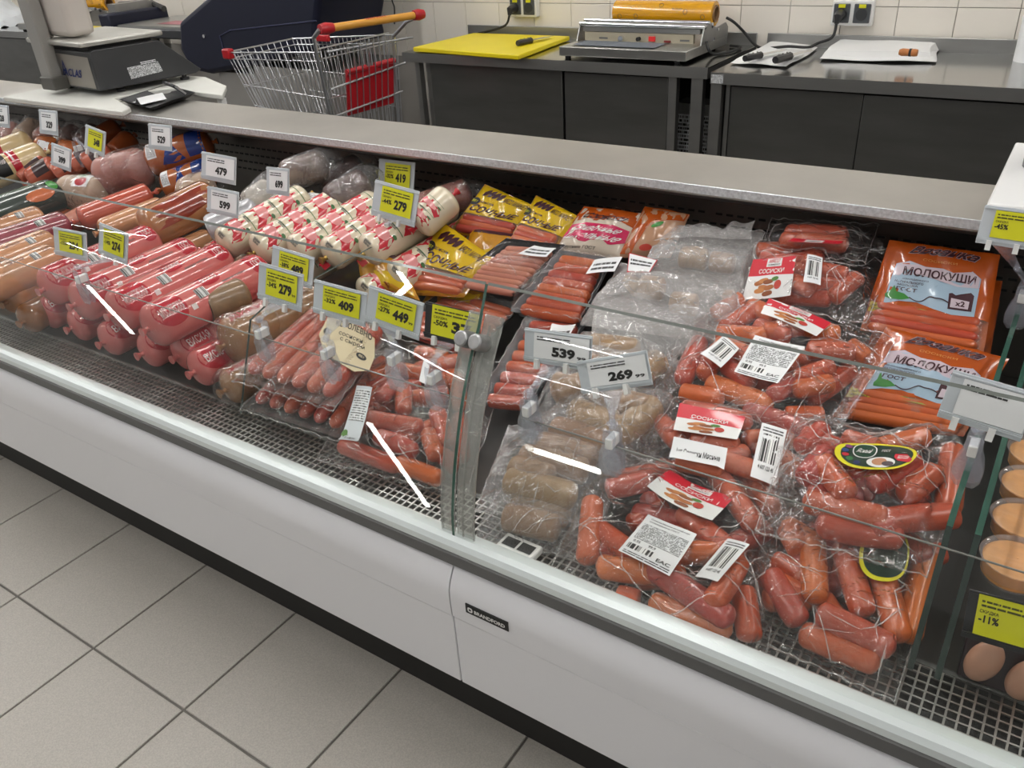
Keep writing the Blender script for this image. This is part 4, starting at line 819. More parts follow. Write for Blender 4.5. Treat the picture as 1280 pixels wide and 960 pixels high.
lows = [((-1.569, 0.957, 0.555), 'pink loaf in the lower layer, under the brown loaf'), ((-1.669, 0.987, 0.555), 'pink loaf in the lower layer, red print turned forward, second from the brown loaf'), ((-1.765, 0.959, 0.553), 'pink loaf in the lower layer, under the nearest top loaf'),
        ((-1.910, 0.949, 0.553), 'pink loaf in the lower layer, under the second top loaf'), ((-2.066, 0.959, 0.553), 'pink loaf in the lower layer, under the third top loaf'), ((-2.216, 0.963, 0.553), 'pink loaf in the lower layer, under the farthest top loaf')]
t, S = loaf(lows[0][1], lows[0][0], (lows[0][0][0], lows[0][0][1] + .36, .557), .0465, PINK, group='pink bologna loaves'); pink_print(S, t, 'ВИСКАЯ', .05); lk = t
for i, (p, lb) in enumerate(lows[1:]):
    t = copy_tree(lk, (p[0], p[1], p[2] - .0465), None, random.Random(i).uniform(-.04, .04)); t['label'] = lb
# brown loaf in loose film, and the one below it
BROWN = pm('brown_casing', '946a45', .25, coat=.8, var=.2, scale=14); PALEBAND = pm('pale_printed_band', 'c9b3ad', .25, coat=.8)
def brown_loaf(label, p0, p1, r):
    t, S = loaf(label, p0, p1, r, BROWN); o = blob(S, 'pale_band', PALEBAND, t, [(.03, -.35), (.3, -.45), (.6, -.5), (.97, -.5), (.97, .35), (.6, .4), (.3, .45), (.03, .6)], .0006, 4); words(S, 'ДИКИЙ ВКУС', pm('band_red', 'a32a35', .3), o, (.08, -.30, .85, .20), .0014, .03)
    d = (Vector(p1) - Vector(p0)).normalized(); T, *_ = loaf_surf(Vector(p0) - d * .02, Vector(p1) + d * .02, r * 1.06); rr = random.Random(5)
    b = MB(); b.grid(lambda u, v: lift(T, u, v * 6.2832, .002 * sin(40 * u + 3 * sin(9 * v)) + .0015 * sin(37 * v)), 26, 30); b.build('loose_film', FILM, t, angle=180); return t
brown_loaf('brown loaf with a pale red-lettered band, in film, against the divider', (-1.522, 1.020, 0.605), (-1.494, 1.296, 0.605), .060)
brown_loaf('brown loaf wrapped in clear film, lowest by the divider, below another brown loaf', (-1.451, 0.946, 0.545), (-1.442, 1.087, 0.545), .043)
t, S = loaf('short cut of brown smoked loaf lying between the pink loaves and the brown loaf', (-1.652, 1.084, 0.645), (-1.624, 1.190, 0.650), .043, pm('cut_brown', '80654a', .35, coat=.4, var=.3, scale=40), flat0=True, ends=False, face=pm('cut_meat_brown', '7a6a5a', .6, var=.3, scale=60))
# tan loaves beyond the pink ones
TAN = pm('tan_casing', 'c08a63', .22, coat=1., var=.12, scale=9); MAUVE = pm('mauve_casing', '8e3d49', .22, coat=1., var=.1, scale=8)
def lettered(label, p0, p1, r, mat, w1, w2='', **k):
    t, S = loaf(label, p0, p1, r, mat, **k); words(S, w1, pm('brown_print', '6a3a2a', .4), t, (.45, -.55, .62, -.25), .0008, .01); patch(S, 'barcode', BARS, t, (.68, -.85, .76, -.35), .0009, 3, 5)
    if w2: words(S, w2, pm('brown_print', '6a3a2a', .4), t, (.80, -.55, .94, -.25), .0008, .01)
    return t
for i, (a, b, m_, lb) in enumerate((((-2.265, 0.821, 0.655), (-2.307, 1.099, 0.655), TAN, 'tan loaf with dark lettering, nearest of the tan loaves'), ((-2.402, 0.878, 0.655), (-2.443, 1.166, 0.655), TAN, 'tan loaf with dark lettering, second of the tan loaves'), ((-2.567, 0.949, 0.655), (-2.558, 1.286, 0.655), MAUVE, 'mauve loaf between two tan loaves'),
    ((-2.706, 1.006, 0.660), (-2.672, 1.276, 0.660), TAN, 'tan loaf with dark lettering, beyond the mauve loaf'))):
    lettered(lb, a, b, .047, m_, 'СЫТНАЯ', 'ГОСТ')
for i, (a, b, lb) in enumerate((((-2.276, 0.916, 0.600), (-2.322, 1.060, 0.600), 'amber brown loaf end in the lower layer, at the photo edge'), ((-2.357, 0.919, 0.620), (-2.400, 1.065, 0.620), 'amber brown loaf end above the lower layer, at the photo edge'), ((-2.222, 0.918, 0.555), (-2.251, 1.026, 0.555), 'amber brown tied loaf end on the grille side'))):
    loaf(lb, a, b, .043, pm('amber_casing', '9a6238', .22, coat=1., var=.2, scale=12))
# white and red loaves
CREAMW = pm('cream_casing', 'd9cdb4', .24, coat=.9, var=.05, scale=8); WRED = pm('ham_print_red', 'c22a38', .25, coat=.8); WPINK = pm('ham_print_pink', 'dd8f8f', .25, coat=.8); WGRN = pm('ham_print_green', '3f6a3f', .3)
def ham_print(S, t, n=3):
    for k in range(n):
        u = .14 + k * .28; v = -.55
        a = blob(S, 'red_print', WRED, t, [(u - .07, v + .75), (u + .06, v + 1.0), (u + .15, v + .65), (u + .16, v), (u + .12, v - .65), (u + .02, v - .95), (u - .075, v - .8), (u - .03, v)], .0006, 3)
        blob(S, 'ham_print', WPINK, a, oval(u + .055, v - .02, .055, .5, 14), .0011, 3); blob(S, 'leaf_print', WGRN, a, oval(u + .12, v - .6, .018, .16, 8), .0014, 1)
        patch(S, 'dark_stripe', WGRN, t, (u + .185, v - .8, u + .193, v + .7), .0006, 1, 14); words(S, 'ветчина', INKG, t, (u - .115, v - .25, u - .085, v + .35), .0008)
t, S = loaf('white and red printed ham loaf farthest left, its end facing the glass', (-1.856, 1.306, 0.690), (-1.786, 1.578, 0.755), .046, CREAMW, name='ham_loaf', cat='sausage', group='white and red ham loaves', tiemat=pm('clip_gold', 'a98a4a', .3, .8)); ham_print(S, t); hk = t
P0 = Vector((-1.856, 1.306, 0.690)); blob(flat(P0 + Vector((-.04, -.012, -.04)), (.08, 0, 0), (0, 0, .08)), 'end_print', WRED, t, [(.25, .3), (.5, .12), (.78, .32), (.7, .42), (.45, .34)], .0, 2)
for (x, y, z, rz, lb) in (((-1.730, 1.315, 0.690) + (.02, 'second white and red ham loaf, from the left, its end facing the glass')), ((-1.628, 1.351, 0.690) + (.0, 'third white and red ham loaf, behind the tag reading 489')), ((-1.533, 1.378, 0.688) + (.03, 'fourth white and red ham loaf, beside the divider')), ((-1.435, 1.415, 0.700) + (-.05, 'fifth white and red ham loaf, crossing behind the clip on the divider'))):
    c_ = copy_tree(hk, (x, y, z - .046), None, rz); c_['label'] = lb
p = (-1.356, 1.418, 0.640); c_ = copy_tree(hk, (p[0], p[1], p[2] - .046), None, -.04); c_['label'] = 'white and red ham loaf low on the deck, right of the divider'
p = (-1.426, 1.374, 0.600); c_ = copy_tree(hk, (p[0], p[1], p[2] - .046), None, -.04); c_['label'] = 'white and red ham loaf low on the deck, half hidden by the tag reading 409'
t, S = loaf('short white and red ham loaf on top, its dark red end under the worktop', (-1.330, 1.502, 0.758), (-1.282, 1.599, 0.817), .043, CREAMW, name='ham_loaf', group='white and red ham loaves', tiemat=PRED); ham_print(S, t, 2)
for i, q in enumerate(((-1.852, 1.290, 0.600), (-1.686, 1.284, 0.600), (-2.009, 1.301, 0.600))):
    c_ = copy_tree(hk, (q[0], q[1] + .06, q[2] - .048), None, 0); c_['label'] = ('white ham loaf in the lower layer, under the first white and red loaf', 'white ham loaf in the lower layer, under the second white and red loaf', 'white ham loaf in the lower layer, beside the smoked loaf')[i]
# smoked loaves and sticks of the middle row
SMOK = pm('smoked_casing', 'a06a42', .25, coat=.9, var=.2, scale=10); SRED = pm('red_orange_casing', '86301a', .25, coat=.9, var=.25, scale=30)
t, S = loaf('large smoked loaf, cream above and red below, under the tag reading 599', (-2.194, 1.301, 0.680), (-2.149, 1.540, 0.721), .062, SMOK); o = blob(S, 'red_band', SRED, t, [(.12, -.4), (.5, -.25), (.95, -.2), (.97, -.8), (.95, -1.4), (.5, -1.5), (.12, -1.5), (.05, -.9)], .0006, 4); words(S, 'ПРАЗДНИЧНАЯ', pm('brown_print', '6a3a2a', .4), t, (.25, .0, .85, .25), .0008, .01)
loaf('thin tan stick under the large smoked loaf', (-2.120, 1.300, 0.615), (-2.119, 1.463, 0.622), .030, TAN)
loaf('red and orange sausage stick lying left of the large smoked loaf', (-2.510, 1.294, 0.670), (-2.435, 1.514, 0.701), .040, pm('coral_casing', 'b5523e', .22, coat=1., var=.15, scale=8)); loaf('tan sausage stick between the coral stick and the large smoked loaf', (-2.376, 1.277, 0.660), (-2.344, 1.487, 0.679), .036, TAN)
loaf('salmon pink sausage stick behind the yellow tags', (-2.553, 1.210, 0.640), (-2.659, 1.439, 0.640), .036, pm('salmon_casing', 'c07a66', .22, coat=1., var=.12, scale=8))
t, S = loaf('cut ham with a pink face and silver white label, right of the tag reading 599', (-2.020, 1.403, 0.680), (-1.922, 1.512, 0.719), .043, pm('silver_label', 'b9b9bd', .25, .2, coat=.6, var=.2, scale=40), cat='ham', name='cut_ham', flat0=True, ends=False, face=pm('cut_ham_face', 'a98a86', .55, var=.1, scale=60)); patch(S, 'fine_print', FINEW, t, (.25, -.7, .75, .3), .0008, 6, 6)
# film wrapped pieces along the back
WHAM = pm('pale_ham', 'a9907a', .45, coat=.4, var=.25, scale=30); PHAM = pm('pink_ham', '9a665c', .4, coat=.5, var=.3, scale=22); DSAL = pm('dark_salami', '4a2a22', .45, coat=.4, var=.6, scale=50)
def wrapped(label, p0, p1, r, mat, flat0=False, face=None, cat='ham', name='wrapped_ham', fm=None, ruff=.004):
    t, S = loaf(label, p0, p1, r, mat, cat=cat, name=name, flat0=flat0, ends=False, face=face); d = (Vector(p1) - Vector(p0)).normalized(); T, *_ = loaf_surf(Vector(p0) - d * .006, Vector(p1) + d * r * .9, r * 1.05, 1.2)
    MB().grid(lambda u, v: lift(T, u, v * 6.2832, .001 + ruff * (.5 + .5 * sin(28 * v + 9 * u)) * (.3 + u)), 20, 34).build('film', fm or FILM, t, angle=180); return t, S
wrapped('cut pink ham in crinkled film, its flat face to the left', (-2.692, 1.518, 0.722), (-2.548, 1.599, 0.753), .068, PHAM, True, pm('cut_pink_face', '9c7468', .55, var=.15, scale=70))
t, S = wrapped('grey beige cut ham in film with a green and red label', (-2.771, 1.423, 0.690), (-2.632, 1.468, 0.689), .056, WHAM, True, pm('cut_grey_face', '8c7c6c', .55, var=.15, scale=70)); o = patch(S, 'label', PAPER, t, (.45, -.9, .85, .2), .002, 6, 6); blob(S, 'red_print', PRED, o, oval(.66, -.55, .15, .3, 12), .003, 2); blob(S, 'green_print', PGREEN, o, oval(.6, .0, .12, .2, 10), .003, 2)
wrapped('beige ham in loose clear film, below the tag reading 479', (-2.288, 1.512, 0.709), (-2.198, 1.579, 0.737), .052, WHAM); wrapped('crumpled film parcel with a white slip, below the tag reading 699', (-1.971, 1.503, 0.715), (-1.926, 1.587, 0.758), .046, pm('white_parcel', 'b9b3a8', .45, var=.3, scale=30), ruff=.010, fm=FILM2)
for i, (a, b, lb) in enumerate((((-1.812, 1.654, 0.762), (-1.727, 1.757, 0.800), 'dark smoked meat in grey film, right of the two white packets'), ((-1.892, 1.587, 0.795), (-1.773, 1.662, 0.827), 'dark smoked meat in grey film, farther back by the slotted panel'), ((-1.686, 1.549, 0.753), (-1.615, 1.656, 0.799), 'marbled dark red salami in film, in front of the tag reading 419'))):
    wrapped(lb, a, b, .045, DSAL if i != 1 else pm('brown_smoked', '5a4234', .45, coat=.4, var=.4, scale=30), cat='salami', name='wrapped_salami', fm=FILM2)
def packet(label, cs, seed):
    t = thing('vacuum_pack', label, 'packed meat', centre(cs)); S, n = pillow(cs, .012, 0, seed); patch(S, 'front', PAPER, t, off=0, nu=10, nv=8); MB().grid(quad(*cs), 2, 2).build('back', pm('maroon_tray', '4a1f22', .4), t); patch(S, 'fine_print', FINEW, t, (.1, .2, .7, .8), .001, 6, 6); patch(S, 'dark_strip', INK, t, (.8, .05, .94, .95), .001, 2, 4); return t
packet('white packet with a dark strip, below the tag reading 699', [(-1.910, 1.534, 0.738), (-1.802, 1.534, 0.728), (-1.790, 1.584, 0.766), (-1.895, 1.578, 0.773)], 1); packet('second white packet, lying right of the other white packet', [(-1.795, 1.523, 0.733), (-1.741, 1.527, 0.725), (-1.715, 1.588, 0.768), (-1.790, 1.584, 0.766)], 2)
# blue banded loaves
ORC = pm('orange_casing', 'a85c30', .24, coat=.9, var=.12, scale=9); BLU = pm('blue_band', '12357e', .25, coat=.8, var=.1, scale=10)
for i, (a, b, r, lb) in enumerate((((-2.587, 1.622, 0.756), (-2.416, 1.769, 0.803), .056, 'orange loaf with a blue band, upper of two, under the tag reading 529'), ((-2.475, 1.582, 0.692), (-2.348, 1.700, 0.732), .052, 'orange loaf with a blue band, lower of two, left of the tag reading 479'))):
    t, S = loaf(lb, a, b, r, ORC); o = blob(S, 'blue_band', BLU, t, [(.28, .9), (.62, .9), (.62, 0), (.62, -1.8), (.45, -1.9), (.28, -1.8), (.28, 0)], .0006, 4); patch(S, 'blue_stripe', BLU, t, (.68, -1.8, .92, .2), .0006, 5, 10); patch(S, 'label', PAPER, t, (.10, -1.3, .24, -.2), .0010, 4, 6)
    patch(S, 'fine_print', FINEW, t, (.11, -1.2, .23, -.5), .0014, 4, 6)
# dark green loaves, cream ones, little rolls and packs at the far left
DGR = pm('dark_green_casing', '1f2d26', .22, coat=1., var=.15, scale=10); CARR = pm('carrot_print', 'c0602a', .3, coat=.6, var=.2, scale=30)
def green_loaf(label, a, b, r):
    t, S = loaf(label, a, b, r, DGR); blob(S, 'pale_print', pm('mint_print', '9fb29a', .3, coat=.6), t, [(.2, .7), (.75, .75), (.9, .2), (.75, -.1), (.25, .0), (.15, .3)], .0006, 3); blob(S, 'dark_field', DGR, t, [(.22, .55), (.7, .6), (.8, .2), (.7, .05), (.28, .1)], .0012, 2); patch(S, 'orange_stripe', CARR, t, (.42, .25, .72, .45), .0018, 5, 3); patch(S, 'blue_patch', PBLUE, t, (.30, .22, .38, .45), .0018, 2, 2)
    blob(S, 'carrot_print', CARR, t, oval(.70, -.95, .16, .35, 12), .0008, 2); blob(S, 'parsley_print', PGREEN, t, oval(.88, -.6, .05, .35, 10), .0008, 2)
green_loaf('dark green loaf with orange stripe, upper, at the photo edge', (-2.714, 1.069, 0.690), (-2.772, 1.395, 0.690), .058); green_loaf('dark green loaf with carrot print, lower, under the grey beige ham', (-2.685, 1.145, 0.610), (-2.784, 1.426, 0.610), .050)
CRM = pm('yellow_cream_casing', 'cdb486', .22, coat=.9, var=.06, scale=8)
for i, (a, b, lb) in enumerate((((-3.136, 1.273, 0.710), (-3.086, 1.551, 0.754), 'cream loaf with red and black bands, nearer of two at the photo edge'), ((-3.394, 1.373, 0.710), (-3.228, 1.595, 0.770), 'cream loaf with red and black bands, farther of two at the photo edge'))):
    t, S = loaf(lb, a, b, .052, CRM); patch(S, 'black_band', INK, t, (.30, -1.8, .52, 1.4), .0006, 4, 16); patch(S, 'red_panel', PRED, t, (.34, -.3, .50, .5), .0012, 4, 4); patch(S, 'red_band', PRED, t, (.56, -1.8, .66, 1.4), .0006, 3, 16); patch(S, 'white_band', PWHITE, t, (.585, -1.0, .61, .9), .0012, 2, 10); words(S, 'СЛИВОЧНАЯ', PWHITE, t, (.31, -1.0, .51, -.7), .0012)
ROLL = pm('roll_casing', 'b9604a', .24, coat=.8, var=.2, scale=20); RDK = pm('roll_dark_label', '3a2426', .3, coat=.6)
for i, (a, b, lb) in enumerate((((-3.086, 1.431, 0.700), (-3.058, 1.535, 0.738), 'small roll with a red and green printed end, leftmost of the rolls'), ((-3.041, 1.455, 0.693), (-2.975, 1.526, 0.735), 'small roll with a red and green printed end, second of the rolls'), ((-3.076, 1.452, 0.661), (-3.027, 1.504, 0.687), 'small roll with a red and green printed end, lowest of the rolls'), ((-2.935, 1.494, 0.711), (-2.877, 1.572, 0.753), 'small roll with a dark label behind the tag reading 399'), ((-2.880, 1.529, 0.736), (-2.831, 1.601, 0.772), 'small pale pink roll behind the clip in the far compartment'), ((-2.827, 1.546, 0.743), (-2.773, 1.621, 0.779), 'small pink roll beside the cut pink ham'))):
    t, S = loaf(lb, a, b, .040, ROLL, flat0=True, ends=False, face=pm('roll_end_print', 'a63a2e', .35, var=.6, scale=40), name='sausage_roll'); patch(S, 'dark_label', RDK, t, (.3, -1.6, .8, .8), .0006, 5, 10)
    q = Vector(a); blob(flat(q + Vector((-.02, -.002, -.01)), (.04, 0, 0), (0, 0, .035)), 'leaf_print', PGREEN, t, oval(.3, .7, .2, .25, 8), .0, 1)
for i, (cs, lb) in enumerate((([(-3.206, 1.556, 0.747), (-3.106, 1.578, 0.745), (-3.137, 1.641, 0.785), (-3.250, 1.627, 0.790)], 'little orange pack with a white sticker, behind the cream loaves'), ([(-3.045, 1.554, 0.746), (-2.950, 1.575, 0.744), (-2.992, 1.633, 0.783), (-3.104, 1.629, 0.790)], 'little orange pack, behind the tag reading 399'))):
    t = thing('sausage_pack', lb, 'packed sausages', centre(cs)); S, n = pillow(cs, .02, 0, i); patch(S, 'film_front', ORC, t, off=0, nu=10, nv=8); MB().grid(quad(*cs), 2, 2).build('film_back', ORC, t)
    if i == 0: patch(S, 'sticker', PAPER, t, (.45, .1, .9, .5), .0012, 3, 3)
far = [((2, 172), (20, 160), PHAM, 'pink ham piece in film, at the photo edge under the far white tag'), ((20, 168), (42, 154), WHAM, 'pale ham piece in film, right of the far white tag'), ((44, 172), (70, 160), PHAM, 'pink ham piece in film, below the tag reading 329'), ((70, 176), (95, 164), DSAL, 'dark salami piece left of the tag reading 348'), ((95, 172), (118, 158), DSAL, 'dark salami piece behind the tag reading 348')]
for (a, b, m_, lb) in (((-3.429, 1.570, 0.752), (-3.466, 1.671, 0.785), PHAM, far[0][3]), ((-3.345, 1.603, 0.763), (-3.387, 1.708, 0.796), WHAM, far[1][3]), ((-3.250, 1.623, 0.761), (-3.267, 1.721, 0.791), PHAM, far[2][3]), ((-3.136, 1.637, 0.757), (-3.152, 1.734, 0.785), DSAL, far[3][3]), ((-3.073, 1.679, 0.752), (-3.090, 1.774, 0.787), DSAL, far[4][3])):
    wrapped(lb, a, b, .040, m_, cat='salami' if m_ is DSAL else 'ham', name='wrapped_salami' if m_ is DSAL else 'wrapped_ham', fm=FILM2)
for (a, b, lb) in (((-2.834, 1.650, 0.743), (-2.853, 1.756, 0.783), 'dark orange smoked sausage in the shade beneath the worktop, behind the cut pink ham'), ((-3.036, 1.718, 0.764), (-3.004, 1.814, 0.797), 'dark orange smoked sausage in the shade beneath the scale')):
    loaf(lb, a, b, .040, pm('dark_orange_casing', '8a4420', .3, coat=.6, var=.2, scale=10))

# ---------------------------------------------------------------- between the divider and the post
# two trays of long sausages in stretch film
def long_tray(label, FL, FR, BR, BL, n, dz, r, seed, labelled):
    cs = [Vector(c) + Vector((0, 0, dz)) for c in (FL, FR, BR, BL)]; Q = quad(*cs); t = thing('sausage_tray', label, 'packed sausages', centre(cs))
    def tr(u, v):
        e = max(abs(u - .5), abs(v - .5)) * 2; return Q(.5 + (u - .5) * (1 + .04 * (e > .9)), .5 + (v - .5) * (1 + .04 * (e > .9))) + Vector((0, 0, .020 * sstep((e - .75) / .25)))
    MB().grid(tr, 20, 20).build('tray', TRAYG, t, angle=60)
    sl = []
    for i in range(n):
        u = .10 + .80 * i / (n - 1); a, b = Q(u, .07) + Vector((0, 0, r + .006)), Q(u, .93) + Vector((0, 0, r + .006)); sl.append((a, b, r)); sausage(t, a, b, r, SAUSP, .10 * (i % 2), .4 * i)
    E = [Q(-.03, -.04) + Vector((0, 0, .012)), Q(1.03, -.04) + Vector((0, 0, .012)), Q(1.03, 1.04) + Vector((0, 0, .012)), Q(-.03, 1.04) + Vector((0, 0, .012))]
    G = drape_grid(E, sl, N=50, seed=seed, crk=.003, slope=1.6); film(t, G, FILM); crease_glints(t, G, 26, seed)
    if labelled:
        S = on_film(G, (-1.257, 1.040, 0.610), (-1.101, 1.046, 0.610), (-1.204, 1.183, 0.620), (-1.352, 1.184, 0.620)); o = blob(S, 'label', pm('cream_label', 'c5b795', .5), t, [(0, .5), (.05, .95), (.3, 1.04), (.7, 1.0), (1, .9), (1.04, .5), (.98, .15), (.75, .0), (.45, .05), (.15, .22)], .0012, 6); words(S, 'КОРОЛЕВНО', INK, o, (.25, .80, .95, .95), .002, .02, 0, .3); words(S, 'сосиски', INK, o, (.35, .64, .80, .72), .002, .01); words(S, 'с сыром', INK, o, (.40, .50, .85, .6), .002, .01)
        blob(S, 'dark_oval', INK, o, oval(.82, .36, .09, .07, 14), .002, 1); words(S, '450 г', pm('cream_label', 'c5b795', .5), o, (.77, .33, .87, .39), .0028); blob(S, 'dark_oval', INK, o, oval(.12, .62, .06, .08, 12), .002, 1)
    return t
TRAYG = clear('clear_tray', (.93, .93, .93), .08, 1.6, haze=.10, hazecol=(.7, .7, .7))
long_tray('film-wrapped tray of long sausages with a cream label, beside the divider', (-1.384, 0.936, 0.545), (-1.113, 0.949, 0.545), (-1.213, 1.242, 0.560), (-1.462, 1.253, 0.560), 6, .040, .0172, 41, True)
long_tray('film-wrapped tray of long sausages lying under the one with the cream label', (-1.384, 0.936, 0.545), (-1.113, 0.949, 0.545), (-1.213, 1.242, 0.560), (-1.462, 1.253, 0.560), 6, -.034, .0165, 42, False)
# bag of short sausages with the strip label
cs = [(-1.098, 0.920, 0.509), (-0.822, 0.944, 0.509), (-1.005, 1.348, 0.530), (-1.294, 1.323, 0.550)]
sl = [((-1.074, 0.989, 0.565), (-0.952, 1.024, 0.560), .0185), ((-1.030, 0.971, 0.545), (-0.927, 0.970, 0.540), .0185), ((-1.099, 0.936, 0.522), (-0.944, 0.939, 0.520), .018), ((-0.960, 0.946, 0.521), (-0.850, 0.948, 0.518), .018), ((-0.969, 1.089, 0.560), (-0.884, 1.017, 0.545), .0185), ((-0.942, 1.027, 0.550), (-0.883, 0.977, 0.540), .018), ((-1.079, 1.045, 0.575), (-1.089, 1.122, 0.580), .018), ((-1.016, 1.044, 0.565), (-1.072, 1.113, 0.570), .018),
      ((-1.153, 1.168, 0.570), (-1.051, 1.182, 0.570), .018), ((-1.153, 1.252, 0.570), (-1.064, 1.256, 0.570), .018), ((-1.067, 1.203, 0.575), (-1.034, 1.261, 0.575), .0175), ((-1.016, 1.220, 0.560), (-0.934, 1.124, 0.555), .0175), ((-1.113, 0.985, 0.520), (-1.083, 1.053, 0.530), .018), ((-0.942, 1.130, 0.530), (-0.853, 1.017, 0.520), .018), ((-1.034, 1.115, 0.550), (-1.001, 1.170, 0.550), .018), ((-0.905, 1.002, 0.530), (-0.848, 0.990, 0.520), .0175)]
t, G = bag('sausage_bag', 'clear bag of frankfurters with a hanging strip label, left of the post', 'bagged sausages', cs, sl, SAUSR, seed=44, N=60, crk=.006, fill=16)
S = on_film(G, (-1.043, 0.886, 0.600), (-0.999, 0.892, 0.600), (-1.076, 1.027, 0.610), (-1.121, 1.028, 0.610), off=.004); o = patch(S, 'strip_label', pm('strip_label_paper', 'c6cbd0', .5), t, nu=4, nv=12); patch(S, 'fine_print', FINEW, o, (.08, .42, .92, .95), .0008, 4, 8); words(S, 'Торо', INK, o, (.2, .04, .8, .16), .0012, .03); blob(S, 'printed_leaf', pm('printed_leaf', '4d7a2c', .5), o, oval(.12, .18, .18, .08, 8), .0012, 1)
S = on_film(G, (-1.052, 1.140, 0.610), (-1.032, 1.139, 0.610), (-1.058, 1.189, 0.610), (-1.077, 1.191, 0.610), off=.004); patch(S, 'small_sticker', PAPER, t, nu=3, nv=3)
# yellow packs
YF = pm('yellow_film', 'd3ae14', .22, coat=.8, var=.12, scale=12, bump=.3, bscale=22); YFO = pm('amber_film', 'b98014', .25, coat=.8, var=.3, scale=26, bump=.35, bscale=26); MEAT = pm('seen_sausage', 'a5503f', .35, coat=.5, var=.3, scale=30)
def yellow_pack(label, cs, seed, kind=0):
    t = thing('sausage_pack', label, 'packed sausages', centre(cs)); S, n = pillow(cs, .020, 0, seed, 0, .35); MB().grid(quad(*cs), 4, 4).build('film_back', YFO, t)
    if kind == 1:
        patch(S, 'film_front', YFO, t, off=0, nu=16, nv=16); patch(S, 'maroon_edge', MAROON, t, (.0, .86, 1, 1), .001, 10, 3); blob(S, 'yellow_field', YF, t, [(.35, .05), (.95, .05), (.97, .5), (.6, .45), (.35, .35)], .001, 3); return t
    patch(S, 'film_front', YF, t, (0, .42, 1, 1), 0, 18, 12); patch(S, 'clear_window', CLEARF, t, (0, .08, 1, .42), 0, 18, 8); patch(S, 'yellow_hem', YFO, t, (0, 0, 1, .08), 0, 14, 3)
    D = lambda u, v: quad(*cs)(u, v) + n * .006
    for i in range(3): sausage(t, D(.08, .13 + .10 * i), D(.92, .13 + .10 * i), .013, SAUSP, .08, i)
    words(S, 'СОЧНЫЕ', MAROON, t, (.12, .48, .88, .62), .0012, .03, .1, -.25); words(S, 'сосиски', MAROON, t, (.15, .65, .45, .69), .0012, .01)
    for k in range(4): blob(S, 'maroon_flame', MAROON, t, [(.16 + .09 * k, .78), (.22 + .09 * k, .80), (.27 + .09 * k, .88), (.27 + .09 * k, .95), (.21 + .09 * k, .92), (.165 + .09 * k, .86)], .0012, 1)
    words(S, 'МЯСО МАРКЕТ', MAROON, t, (.56, .78, .96, .90), .0012, .01, .1); o = blob(S, 'black_oval', INK, t, oval(.10, .66, .10, .075, 14), .0012, 2); words(S, '500 г', YEL, o, (.04, .64, .16, .69), .002); return t
yellow_pack('yellow sausage pack in front, maroon lettering bent, beside the pale pink tray', [(-1.350, 1.434, 0.600), (-1.160, 1.453, 0.622), (-1.119, 1.526, 0.706), (-1.308, 1.577, 0.754)], 1)
yellow_pack('yellow and amber pack turned over, maroon edge up, behind the tag reading 449', [(-1.444, 1.401, 0.630), (-1.264, 1.410, 0.610), (-1.361, 1.463, 0.687), (-1.521, 1.465, 0.707)], 2, 1)
yellow_pack('yellow sausage pack at the back, left of the other one there', [(-1.297, 1.583, 0.720), (-1.105, 1.609, 0.720), (-1.079, 1.648, 0.805), (-1.235, 1.674, 0.830)], 3)
yellow_pack('yellow sausage pack at the back, next to the pink banner pack', [(-1.118, 1.582, 0.719), (-0.980, 1.580, 0.718), (-0.951, 1.646, 0.796), (-1.082, 1.673, 0.821)], 4)
yellow_pack('yellow pack lying flat between the front pack and the rear ones', [(-1.224, 1.530, 0.669), (-1.080, 1.548, 0.678), (-1.071, 1.611, 0.739), (-1.226, 1.594, 0.742)], 5, 1)
yellow_pack('yellow pack in the lower layer under the front one', [(-1.320, 1.451, 0.546), (-1.151, 1.465, 0.559), (-1.135, 1.558, 0.653), (-1.298, 1.576, 0.661)], 6, 1)
# clear pack in front of the white and red loaves, right of the divider
wrapped('dark smoked meat in clear film, behind the yellow packs', (-1.443, 1.567, 0.751), (-1.299, 1.701, 0.794), .04, pm('pink_smoked', '8a5a52', .4, coat=.4, var=.3, scale=30), cat='salami', name='wrapped_salami')
# trays of thin sausages lying in rows
def row_tray(label, l0, l1, r0, r1, n, rad, smat, tray, filmed, seed, lab=None):
    l0, l1, r0, r1 = map(Vector, (l0, l1, r0, r1)); t = thing('sausage_tray', label, 'packed sausages', ((l0 + r1) / 2).xy.to_3d() + Vector((0, 0, min(l0.z, l1.z) - rad))); sl = []
    e1 = (r1 - l1).normalized() * .016; e2 = (l0 - l1).normalized() * .020; up = Vector((0, 0, 1)); C_ = [l1 - e1 - e2, r1 + e1 - e2, r0 + e1 + e2, l0 - e1 + e2]; Q = quad(*[c - up * (rad + .002) for c in C_])
    def tr(u, v):
        e = max(abs(u - .5), abs(v - .5)) * 2; return Q(u, v) + up * (.026 * sstep((e - .80) / .2))
    MB().grid(tr, 24, 24).build('tray', tray, t, angle=60)
    for i in range(n):
        k = i / (n - 1); a, b = l0.lerp(l1, k), r0.lerp(r1, k); sausage(t, a, b, rad, smat, .05, .3 * i); sl.append((a, b, rad))
    if filmed:
        G = drape_grid([c + up * .012 for c in C_], sl, N=40, seed=seed, crk=.001, slope=.5); film(t, G, FILMT); crease_glints(t, G, 12, seed)
    if lab:
        if filmed: S = on_film(G, *lab, stiff=1)
        else: S = quad(*lab)
        o = patch(S, 'label', PAPER, t, nu=6, nv=6); patch(S, 'fine_print', FINEW2, o, (.1, .2, .9, .8), .001, 4, 4)
    return t
GTRAY = pm('grey_plastic_tray', '6f7478', .3, coat=.4)
